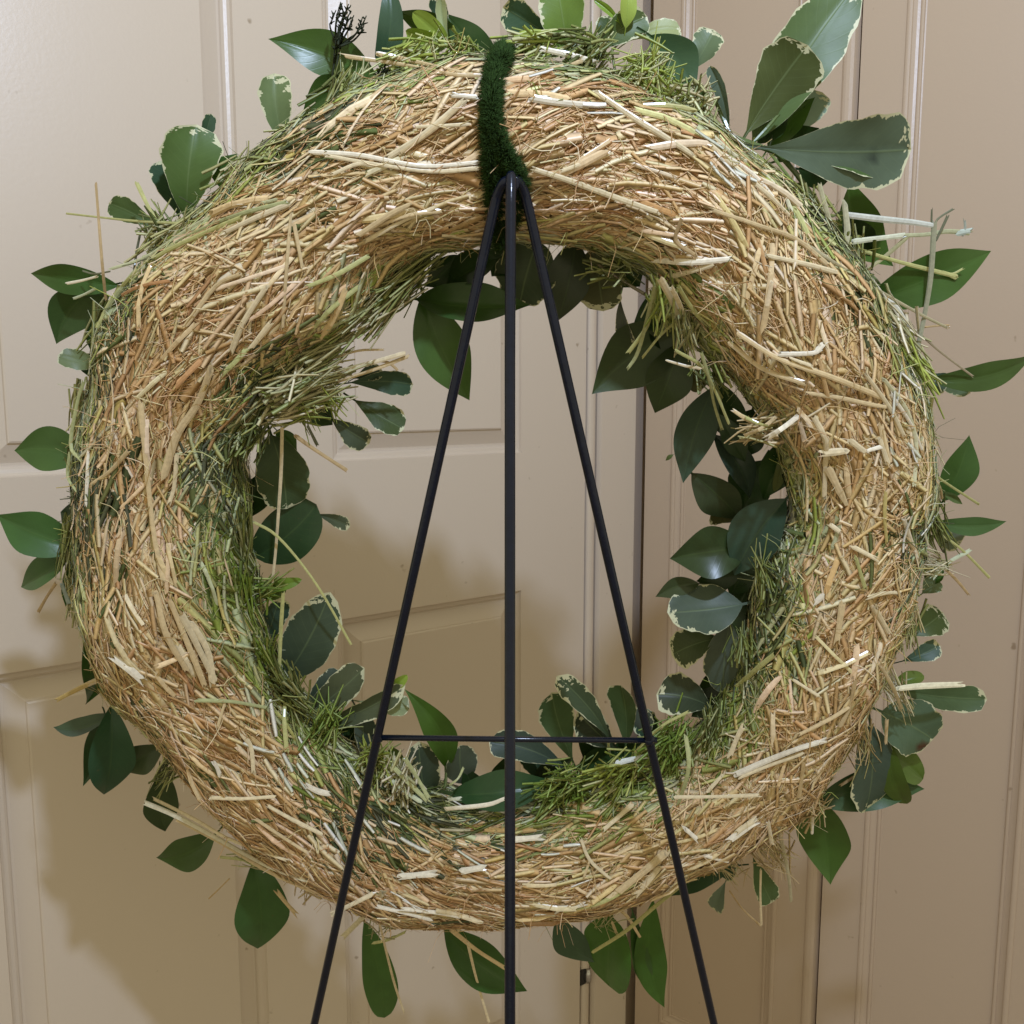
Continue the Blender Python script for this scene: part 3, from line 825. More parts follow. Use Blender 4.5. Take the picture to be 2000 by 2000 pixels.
PALE = (.66, .56, .36); WHT = (.74, .68, .54); GRN = (.36, .38, .18); DGR = (.20, .23, .09); BRN = (.42, .30, .15); TAN = (.58, .45, .25); OLV = (.40, .40, .16); DRK = (.12, .13, .08)
hand = [
    # long pale stalks across the top
    ([(609, 297), (700, 303), (780, 318), (842, 325), (936, 317)], 10, WHT), ([(640, 305), (760, 325), (850, 335), (938, 328)], 9, PALE),
    ([(757, 308), (830, 260), (905, 198)], 13, PALE), ([(780, 300), (850, 250), (900, 205)], 9, TAN),
    ([(810, 248), (860, 246), (915, 243)], 8, PALE), ([(1040, 330), (1110, 352), (1200, 385), (1285, 415)], 12, PALE),
    ([(1095, 335), (1150, 315), (1195, 298)], 9, PALE), ([(1165, 180), (1230, 225), (1290, 262), (1350, 300)], 12, PALE),
    ([(1040, 192), (1090, 200), (1150, 206)], 15, WHT), ([(880, 185), (930, 190)], 11, WHT),
    ([(738, 105), (800, 118), (870, 135), (925, 148)], 10, TAN), ([(676, 110), (780, 125), (880, 145), (940, 148)], 9, TAN),
    ([(1055, 95), (1110, 107), (1165, 122)], 12, WHT), ([(985, 168), (1060, 140), (1135, 120)], 9, TAN),
    ([(700, 460), (760, 420), (800, 400)], 12, TAN), ([(715, 470), (790, 430), (850, 405)], 9, PALE), ([(725, 445), (800, 420), (860, 412)], 9, TAN),
    # upper left
    ([(203, 616), (240, 560), (290, 507), (399, 446), (480, 415), (562, 395)], 10, GRN), ([(190, 640), (225, 575), (300, 505), (400, 455), (470, 425)], 9, OLV),
    ([(218, 525), (290, 500), (400, 430), (540, 390)], 8, (.46, .47, .28)), ([(437, 455), (500, 425), (560, 400)], 11, PALE),
    ([(187, 355, 20), (192, 420, 22), (200, 520, 28), (207, 587)], 6, BRN), ([(130, 417, 0), (200, 425, 5), (268, 432, 10), (362, 437, 15)], 5, OLV),
    ([(268, 359, 0), (284, 393, 2), (305, 432, 5)], 9, OLV), ([(275, 450, -5), (267, 490, -5), (262, 525, 0)], 5, DRK),
    ([(130, 554, 5), (160, 548, 8), (190, 540, 12)], 6, WHT), ([(145, 583, 5), (165, 575, 8), (188, 563, 12)], 6, (.45, .50, .36)),
    ([(161, 529, 0), (185, 535, 4), (215, 530, 10)], 4, DRK),
    ([(568, 420), (560, 520), (552, 640)], 7, TAN), ([(575, 440), (590, 520)], 8, TAN), ([(650, 340), (700, 320), (740, 325)], 8, PALE),
    ([(470, 535), (420, 560), (360, 640)], 10, TAN), ([(520, 560), (475, 630), (450, 690)], 12, PALE), ([(600, 560), (660, 535), (720, 500)], 10, OLV),
    ([(490, 680), (530, 630)], 12, PALE), ([(585, 675), (640, 610), (700, 560)], 10, OLV), ([(640, 640), (700, 610), (745, 580)], 11, GRN),
    ([(652, 700, 10), (700, 685, 8), (748, 683, 6)], 5, TAN), ([(655, 728, 10), (720, 710, 8), (790, 690, 6)], 11, PALE), ([(660, 745, 8), (730, 722, 6), (795, 697, 4)], 8, TAN),
    ([(735, 705, 5), (758, 708, 5), (778, 724, 5)], 6, BRN), ([(630, 620, 20), (690, 590, 10), (745, 620, 5)], 8, GRN),
    ([(550, 720, 25), (590, 690, 20), (650, 640, 15)], 10, GRN), ([(560, 760, 20), (600, 725, 15), (660, 690, 12)], 11, OLV),
    # left side
    ([(412, 720), (385, 790), (345, 850), (320, 930)], 16, TAN), ([(275, 790), (285, 900), (300, 1040), (320, 1140)], 11, TAN),
    ([(305, 1160), (325, 1240), (365, 1310)], 12, TAN), ([(355, 1200), (385, 1260), (420, 1330)], 14, PALE), ([(335, 1180), (380, 1290), (400, 1340)], 12, TAN),
    ([(372, 1215), (405, 1270), (415, 1330)], 15, PALE), ([(225, 1285), (250, 1302), (275, 1325)], 20, WHT),
    ([(251, 880), (215, 920), (180, 945)], 9, TAN), ([(172, 885), (170, 940), (168, 985)], 7, WHT), ([(345, 890), (340, 950), (330, 985)], 9, PALE),
    ([(160, 900), (138, 870), (150, 790), (163, 745)], 7, GRN), ([(150, 960), (132, 930), (137, 880)], 6, GRN), ([(155, 1000), (150, 1080), (165, 1170)], 8, OLV),
    ([(551, 835, 12), (549, 920, 6), (544, 1000, 4), (538, 1080, 2), (532, 1136, 2)], 7, PALE), ([(578, 852, 8), (610, 875, 4), (648, 900, 2), (676, 918, 0)], 9, BRN),
    ([(495, 1020, 15), (535, 1042, 8), (580, 1090, 4), (630, 1160, 2), (685, 1258, 0)], 6, OLV), ([(553, 1160, 10), (548, 1240, 10), (545, 1330, 14)], 8, OLV),
    ([(110, 1368, -2), (140, 1352, 0), (175, 1335, 8), (210, 1320)], 11, (.45, .33, .12)), ([(75, 1195, -10), (92, 1165, -5), (110, 1138, 0)], 7, BRN),
    ([(203, 1362, 20), (240, 1390, 28), (290, 1440, 35)], 7, PALE), ([(120, 1140), (135, 1180)], 9, DRK),
    # lower left
    ([(283, 1568, 10), (340, 1592, 18), (420, 1635, 28), (520, 1690, 30), (600, 1720)], 10, (.56, .52, .38)), ([(345, 1600, 18), (430, 1645, 24), (520, 1700, 28), (620, 1745)], 9, TAN),
    ([(300, 1560, 5), (380, 1600, 20), (450, 1640, 30), (560, 1680)], 7, PALE), ([(430, 1674, -5), (480, 1680, 0), (560, 1700, 15)], 7, OLV),
    ([(415, 1558), (470, 1560), (535, 1556)], 8, PALE), ([(525, 1575), (570, 1600), (630, 1630)], 8, PALE), ([(500, 1600), (560, 1640), (600, 1665)], 7, TAN),
    ([(418, 1490), (424, 1500), (430, 1515)], 9, WHT), ([(470, 1430), (490, 1460), (495, 1510)], 10, PALE), ([(385, 1368), (450, 1370), (520, 1382)], 8, GRN),
    ([(600, 1535), (620, 1545), (640, 1550)], 12, WHT), ([(560, 1345), (555, 1400), (560, 1470)], 9, OLV), ([(440, 1370), (425, 1420)], 6, TAN),
    ([(448, 1716, -10), (428, 1736, -10), (408, 1755, -10)], 3, BRN),
    ([(540, 1740, 0), (560, 1765, 0), (578, 1785, 0)], 9, TAN),
    # bottom
    ([(645, 1787, 66), (690, 1765, 62), (730, 1745)], 10, PALE), ([(670, 1830, 25), (710, 1790, 35), (748, 1742)], 13, (.60, .54, .36)),
    ([(785, 1775), (850, 1782), (900, 1790)], 9, WHT), ([(735, 1770), (800, 1785), (840, 1795)], 9, WHT), ([(885, 1824, 10), (920, 1795, 30), (945, 1770)], 8, PALE),
    ([(852, 1778), (895, 1787), (935, 1800)], 10, PALE), ([(785, 1712), (850, 1706)], 14, WHT), ([(900, 1702), (945, 1694)], 14, WHT), ([(1005, 1640), (1060, 1635)], 13, WHT),
    ([(734, 1770, 45), (750, 1840, 20), (770, 1920, 5), (789, 1977, 0)], 5, PALE), ([(880, 1815, 20), (930, 1855, 5), (985, 1890, 0)], 9, TAN),
    ([(913, 1840, 10), (930, 1910, 0), (955, 1996, 0)], 6, PALE), ([(730, 1842, 5), (760, 1835, 8), (792, 1820, 10)], 6, OLV),
    ([(1157, 1860, 12), (1220, 1820, 20), (1280, 1770, 28), (1330, 1730)], 8, OLV), ([(1110, 1775), (1140, 1765)], 11, WHT), ([(1205, 1825, 5), (1195, 1800, 20)], 6, TAN),
    ([(1135, 1640), (1152, 1680), (1190, 1715)], 7, PALE), ([(1152, 1680), (1140, 1715)], 5, TAN), ([(1250, 1830, 5), (1225, 1790, 20), (1200, 1770)], 7, TAN),
    ([(1210, 1740), (1260, 1700), (1295, 1670)], 16, TAN), ([(1240, 1750), (1290, 1690)], 14, PALE), ([(1100, 1780), (1180, 1760), (1240, 1725)], 9, OLV),
    # lower right
    ([(1318, 1557, 55), (1400, 1556, 52), (1482, 1553)], 8, PALE), ([(1436, 1513), (1500, 1485), (1560, 1462), (1615, 1445)], 12, WHT), ([(1442, 1519), (1510, 1492), (1570, 1470)], 9, PALE),
    ([(1426, 1476), (1440, 1440), (1452, 1418)], 11, PALE), ([(1427, 1640), (1460, 1615), (1478, 1605)], 14, WHT), ([(1440, 1625), (1475, 1600)], 11, PALE), ([(1340, 1620), (1362, 1640)], 10, WHT),
    ([(1380, 1672), (1420, 1682)], 8, WHT), ([(1500, 1605), (1508, 1650)], 9, WHT), ([(1590, 1550, 15), (1588, 1590, 12), (1586, 1627, 10)], 7, WHT),
    ([(1470, 1610), (1480, 1660, 20), (1490, 1680, 5)], 6, TAN), ([(1520, 1615), (1530, 1660, 10), (1540, 1710, 5), (1545, 1758, 0)], 8, (.45, .42, .28)), ([(1486, 1700, 10), (1485, 1750, 5), (1487, 1808, 0)], 5, PALE),
    ([(1425, 1740, -5), (1450, 1775, -5), (1483, 1806, -5)], 4, BRN), ([(1383, 1545), (1410, 1515)], 8, PALE), ([(1570, 1490), (1560, 1560)], 9, TAN), ([(1553, 1330), (1600, 1360)], 7, PALE),
    ([(1560, 1435), (1620, 1405), (1660, 1380)], 8, TAN), ([(1670, 1330), (1660, 1380), (1640, 1420)], 9, TAN), ([(1753, 1345, 15), (1800, 1340, 10), (1875, 1337, 8)], 13, (.66, .62, .44)),
    ([(1720, 1300), (1745, 1345), (1760, 1385, 10)], 8, PALE), ([(1732, 1405, 5), (1731, 1430, 5), (1730, 1452, 5)], 7, TAN), ([(1640, 1535, -5), (1680, 1510, -5), (1707, 1494, -5)], 6, BRN),
    # right side
    ([(1590, 815), (1612, 860), (1612, 910), (1610, 968)], 11, PALE), ([(1562, 822), (1572, 863)], 11, (.62, .50, .36)), ([(1618, 915), (1645, 970)], 17, TAN),
    ([(1610, 885), (1655, 880)], 16, PALE), ([(1500, 855, 55), (1530, 835, 60), (1560, 812)], 12, WHT), ([(1516, 845, 50), (1535, 833)], 10, PALE),
    ([(1580, 768), (1640, 777), (1700, 790), (1730, 795)], 9, TAN), ([(1425, 670), (1490, 720), (1570, 748)], 11, TAN), ([(1440, 650), (1520, 700), (1620, 735), (1720, 775)], 12, TAN),
    ([(1527, 692), (1585, 690), (1600, 683)], 11, WHT), ([(1592, 688), (1612, 668)], 12, WHT), ([(1545, 700), (1585, 715)], 7, PALE),
    ([(1725, 740), (1770, 800), (1790, 870), (1785, 950)], 9, (.56, .54, .34)), ([(1740, 770), (1780, 830), (1800, 880)], 8, WHT), ([(1690, 730), (1740, 800), (1765, 850)], 9, PALE),
    ([(1720, 830), (1735, 900)], 12, TAN), ([(1660, 860), (1685, 880)], 14, PALE), ([(1718, 855), (1735, 905)], 11, PALE), ([(1695, 880), (1730, 870)], 9, WHT),
    ([(1670, 1070), (1712, 1092)], 10, PALE), ([(1622, 1025), (1642, 1040)], 10, PALE), ([(1765, 1012), (1780, 1060), (1790, 1090)], 10, WHT), ([(1770, 1050), (1790, 1080)], 9, TAN),
    ([(1695, 1167), (1730, 1158), (1760, 1158)], 8, PALE), ([(1645, 1180), (1635, 1250)], 13, TAN), ([(1672, 1090), (1690, 1150)], 8, OLV), ([(1710, 1190), (1735, 1235)], 12, PALE),
    ([(1730, 960), (1728, 1010), (1732, 1060)], 7, (.5, .42, .16)), ([(1815, 920, 5), (1850, 945, 0), (1912, 985, -5)], 6, OLV), ([(1815, 918, 5), (1835, 950, 0), (1840, 975, -5)], 6, TAN),
    ([(1840, 1045, 0), (1880, 1075, 0), (1932, 1128, 0)], 6, OLV), ([(1845, 1110, 0), (1870, 1135, 0), (1892, 1162, 0)], 6, BRN), ([(1820, 1130, 5), (1850, 1100, 0), (1895, 1075, 0)], 9, (.46, .50, .34)),
    ([(1440, 1340), (1480, 1305), (1510, 1280)], 11, OLV), ([(1590, 1180), (1610, 1160)], 12, WHT),
    # upper right
    ([(1270, 507), (1350, 512), (1425, 506)], 13, WHT), ([(1312, 540), (1350, 530), (1390, 518)], 11, PALE), ([(1330, 430), (1320, 470), (1360, 500)], 9, BRN),
    ([(1390, 410), (1480, 440), (1560, 470), (1630, 530)], 10, TAN), ([(1500, 500), (1570, 515), (1632, 532)], 11, PALE), ([(1555, 430), (1553, 520)], 9, TAN),
    ([(1290, 545, 40), (1315, 590, 30), (1328, 625, 20)], 15, PALE), ([(1285, 550, 35), (1275, 590, 25), (1262, 640, 15), (1226, 690, 8)], 9, OLV), ([(1278, 560, 35), (1262, 630, 20), (1245, 690, 10), (1226, 720, 8)], 8, GRN),
    ([(1325, 560, 40), (1350, 600, 30), (1385, 640, 20)], 10, OLV), ([(1310, 560, 40), (1330, 600, 30), (1335, 628, 20)], 11, PALE), ([(1330, 620, 20), (1290, 655, 10), (1255, 698, 5)], 6, OLV),
    ([(1320, 685, 30), (1370, 715, 25), (1395, 760, 20), (1424, 828, 15)], 7, OLV), ([(1370, 690, 30), (1385, 740, 25), (1395, 790, 15), (1410, 838, 10)], 7, GRN), ([(1305, 705, 20), (1340, 715, 22), (1370, 720, 28)], 6, PALE),
    ([(1430, 800, 50), (1460, 820, 50), (1480, 830)], 8, TAN), ([(1445, 810, 50), (1490, 830, 55), (1515, 830)], 7, OLV), ([(1455, 850, 40), (1490, 835, 50), (1520, 810)], 8, TAN),
    ([(1393, 267), (1430, 300), (1480, 330), (1530, 380), (1545, 410)], 9, (.58, .56, .38)), ([(1385, 280), (1440, 330), (1500, 380), (1540, 420)], 10, PALE), ([(1410, 300), (1470, 340), (1510, 385)], 9, WHT),
    # twigs sticking out on the right
    ([(1655, 420, 10), (1720, 428, 5), (1780, 434, 0), (1820, 440, 0)], 13, (.52, .54, .48)), ([(1665, 472, 10), (1720, 465, 5), (1765, 460, 0)], 12, (.56, .58, .44)), ([(1765, 460, 0), (1810, 458, 0), (1850, 452, -2), (1890, 455, -2)], 10, (.36, .37, .22)),
    ([(1880, 462, -2), (1885, 445, -2), (1884, 430, -2)], 5, (.30, .33, .28)), ([(1872, 455, -2), (1900, 450, -2)], 13, (.40, .46, .40)), ([(1690, 530, 5), (1730, 500, 0), (1770, 465, 0)], 9, (.33, .31, .16)),
    ([(1685, 490, 5), (1750, 510, 0), (1820, 528, -3), (1868, 540, -3)], 9, OLV), ([(1840, 530, -3), (1860, 535, -3), (1880, 525, -3)], 5, OLV), ([(1846, 534, -3), (1866, 545, -3)], 5, OLV),
    ([(1790, 690, 5), (1805, 620, 3), (1818, 540, 2), (1825, 430, 0)], 11, (.30, .30, .20)), ([(1824, 440, 0), (1835, 425, 0), (1862, 408, 0)], 5, DRK), ([(1828, 470, 0), (1838, 450, 0), (1851, 422, 0)], 6, DRK), ([(1819, 445, 0), (1820, 408, 0)], 4, DRK),
    ([(1580, 480), (1640, 520), (1720, 570, 12), (1800, 615, 5), (1850, 640, 0)], 7, (.44, .40, .25)), ([(1722, 580, 10), (1750, 600, 8), (1775, 640, 5)], 10, (.66, .66, .58)), ([(1600, 360, 20), (1620, 430, 20), (1640, 470, 15)], 10, (.40, .38, .24)), ([(1650, 400, 15), (1655, 450, 15), (1652, 475, 15)], 13, (.45, .44, .30)),
    ([(1505, 300, 5), (1560, 370, 8), (1600, 420, 10)], 6, (.14, .20, .06)), ([(1800, 655, 0), (1840, 690, -2), (1900, 735, -5)], 5, (.36, .30, .2)), ([(1795, 640, 0), (1850, 635, -4), (1853, 640, -4)], 4, BRN),
    ([(1160, 510, 10), (1210, 545, 5), (1260, 575, 10)], 7, (.17, .14, .08)), ([(620, 870, 0), (610, 850, 5), (600, 830, 10)], 7, DRK),
    # stubble in the inner lower edge
    ([(880, 1532, 10), (895, 1520, 5), (905, 1500, 0)], 5, GRN), ([(985, 1560, 30), (950, 1572, 30), (870, 1580, 30)], 9, WHT), ([(875, 1562, 25), (895, 1560, 25)], 8, (.56, .60, .48)),
    ([(1205, 1490, 20), (1235, 1483, 18), (1262, 1477, 15)], 11, (.62, .66, .62)), ([(770, 1500, 20), (800, 1530, 25), (835, 1565, 30)], 10, GRN), ([(790, 1480, 20), (815, 1520, 22), (838, 1560, 30)], 9, GRN), ([(760, 1520, 20), (790, 1545, 25), (820, 1565, 30)], 9, (.45, .48, .32)),
    ([(1180, 1620), (1220, 1585), (1240, 1570)], 9, PALE), ([(1240, 1470, 15), (1290, 1420, 15), (1345, 1390, 15)], 6, OLV), ([(1340, 1440, 30), (1345, 1500, 40), (1325, 1570)], 9, GRN),
]
n_hand = 0
for pts, wpx, c in hand:
    path = px_path(pts, n=max(5, 3 * len(pts)))
    zdep = (path.mean(0) - CAM) @ FWD
    add_stalk(path, wpx * .88 * zdep / F, np.array(c) * rng.uniform(.9, 1.08))
    n_hand += 1

n_rand = max(0, 296 - n_hand)
cnt = 0
tries = 0
while cnt < n_rand and tries < 4000:
    tries += 1
    ph = rng.random() * 2 * math.pi; ps = rng.normal(0, .62)
    P, Nn = surf(np.array(ph), np.array(ps), np.array(.0032))
    if (CAM - P) @ Nn < .1: continue
    g = heading(np.array([ph]), np.array([ps]), .42)[0]
    Ta = np.array(fdx(np.array(ph))) * 0
    P2, _ = surf(np.array(ph + .01), np.array(ps), np.array(.0032)); P3, _ = surf(np.array(ph), np.array(ps + .01), np.array(.0032))
    t1 = (P2 - P) / np.linalg.norm(P2 - P); t2 = (P3 - P) / np.linalg.norm(P3 - P)
    T = t1 * math.cos(g) + t2 * math.sin(g) + Nn * rng.normal(.0, .07)
    L = rng.uniform(.022, .055)
    path = np.array([P + T * s * L + Nn * (-.6 * (s * L) ** 2 / .07) for s in np.linspace(-.5, .5, 4)])
    c = strand_colors(np.array([ph]), np.array([ps]), P[None], .85)[0]
    if abs(ps) < .75 and c[0] < .34: continue
    add_stalk(path, rng.uniform(.0020, .0040), c, flat=rng.uniform(.2, .5))
    cnt += 1

# ------------------------------------------------------------------ leaves
def leaf(bx, by, tx, ty, wpx, kind='p', d=22, dt=0, bend=0.0, tint=None, fold_=.20, curl=None, roll=None, shape=None):
    """d: millimetres the leaf base lies in front of the wreath's middle plane (away from the camera); dt more at the tip"""
    if curl is None or curl == .06: curl = rng.uniform(.03, .15) * (1 if rng.random() < .75 else -1)
    if not roll: roll = rng.uniform(-26, 26)
    fold_ = fold_ * rng.uniform(.6, 1.9)
    tiptw = rng.uniform(-.5, .5)
    B = unproj(bx, by, -d / 1000.0); T = unproj(tx, ty, -(d + dt) / 1000.0)
    ax = T - B; Ln = np.linalg.norm(ax); ax /= Ln
    zdep = ((B + T) / 2 - CAM) @ FWD
    W = wpx * zdep / F
    view = CAM - (B + T) / 2; view /= np.linalg.norm(view)
    lat = np.cross(ax, view); lat /= np.linalg.norm(lat)
    nor = np.cross(lat, ax)
    ro = R(roll)
    lat, nor = lat * math.cos(ro) + nor * math.sin(ro), nor * math.cos(ro) - lat * math.sin(ro)
    W = W / max(.5, math.cos(ro))
    shape = shape or {'p': 'lance', 'd': 'lance', 'v': 'obov', 'y': 'ell'}[kind]
    nu, nv = 22, 10
    uf = np.concatenate([[-.20, -.10], np.linspace(0, 1, nu - 1)])
    u = np.clip(uf, 0, 1)
    if shape == 'lance':
        k_ = np.clip((u - .50) / .50, 0, 1)
        f = np.where(u < .50, np.sin(math.pi * np.minimum(u, .5)) ** .72, (1 - k_ ** 1.75) * (1 - .30 * k_ ** 2))
    elif shape == 'obov':  f = u ** 1.25 * (1 - u) ** .42
    elif shape == 'round': f = u ** .55 * (1 - u) ** .42
    elif shape == 'strap': f = u ** .30 * (1 - u) ** .45
    else:                  f = u ** .8 * (1 - u) ** .6
    f = f / f.max()
    f = np.maximum(f, np.minimum(.06, .0020 / W) * (u < .5))
    seed = rng.random()
    if kind == 'v':      # shallow teeth and waves on the margin
        f2 = [f * (1 + .05 * np.sin(u * 34 + seed * 20 + k) * np.clip((u - .3) * 2, 0, 1) + .03 * np.sin(u * 15 + k * 2 + seed * 9)) for k in (0, 2)]
    else:
        f2 = [f * (1 + .02 * np.sin(u * 11 + seed * 9 + k)) for k in (0, 2)]
    v = np.linspace(-1, 1, nv + 1)
    wav = .05 if kind == 'v' else .03
    V = []; UV = []
    for i, uu in enumerate(uf):
        mid = B + ax * Ln * uu + lat * bend * Ln * 4 * uu * (1 - uu) + nor * curl * Ln * (4 * uu * (1 - uu)) * (1 if curl > 0 else 1)
        for vv in v:
            ff = f2[0][i] if vv < 0 else f2[1][i]
            off = vv * W / 2 * ff
            z = fold_ * W / 2 * ff * abs(vv) ** 1.3 + wav * W * math.sin(uu * 9 + seed * 12 + (3 if vv > 0 else 0)) * vv * vv * ff
            if abs(vv) < .05: z -= .0004
            ct, st = math.cos(tiptw * uu), math.sin(tiptw * uu)
            V.append(mid + (lat * ct + nor * st) * off + (nor * ct - lat * st) * z)
            UV.append((max(uu, 0), vv * .5 + .5))
    V = np.array(V)
    idx = np.arange((nu + 1) * (nv + 1)).reshape(nu + 1, nv + 1)
    Fq = np.stack([idx[:-1, :-1], idx[1:, :-1], idx[1:, 1:], idx[:-1, 1:]], -1).reshape(-1, 4)
    if tint is None:
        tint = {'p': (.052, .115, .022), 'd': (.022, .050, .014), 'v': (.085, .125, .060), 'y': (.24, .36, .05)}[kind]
    t = np.array(tint) * np.array([1.0, 1.0, .88]) * (.94 if kind == 'v' else (.95 if kind == 'p' else .95) if kind in 'pd' else .8) * rng.uniform(.85, 1.18) * rng.uniform(.93, 1.07, 3)
    C = np.tile(np.array([*t, seed]), (len(V), 1))
    for (sx_, sy_), (su, sv, sr, sc_) in SPOTS.items():
        if (sx_, sy_) == (tx, ty):
            UVa = np.array(UV); dd_ = np.hypot((UVa[:, 0] - su), (UVa[:, 1] - sv) * .8)
            k_ = np.clip((sr - dd_) / (.5 * sr), 0, 1)[:, None]
            C[:, :3] = C[:, :3] * (1 - k_) + np.array(sc_) * k_
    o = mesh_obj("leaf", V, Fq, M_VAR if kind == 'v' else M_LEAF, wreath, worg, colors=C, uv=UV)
    if kind == 'v':
        o["label"] = "rounded grey green leaf with cream edge"
    elif kind == 'y':
        o["label"] = "young yellow green leaf"
    else:
        o["label"] = "pointed dark green leaf"
    return o

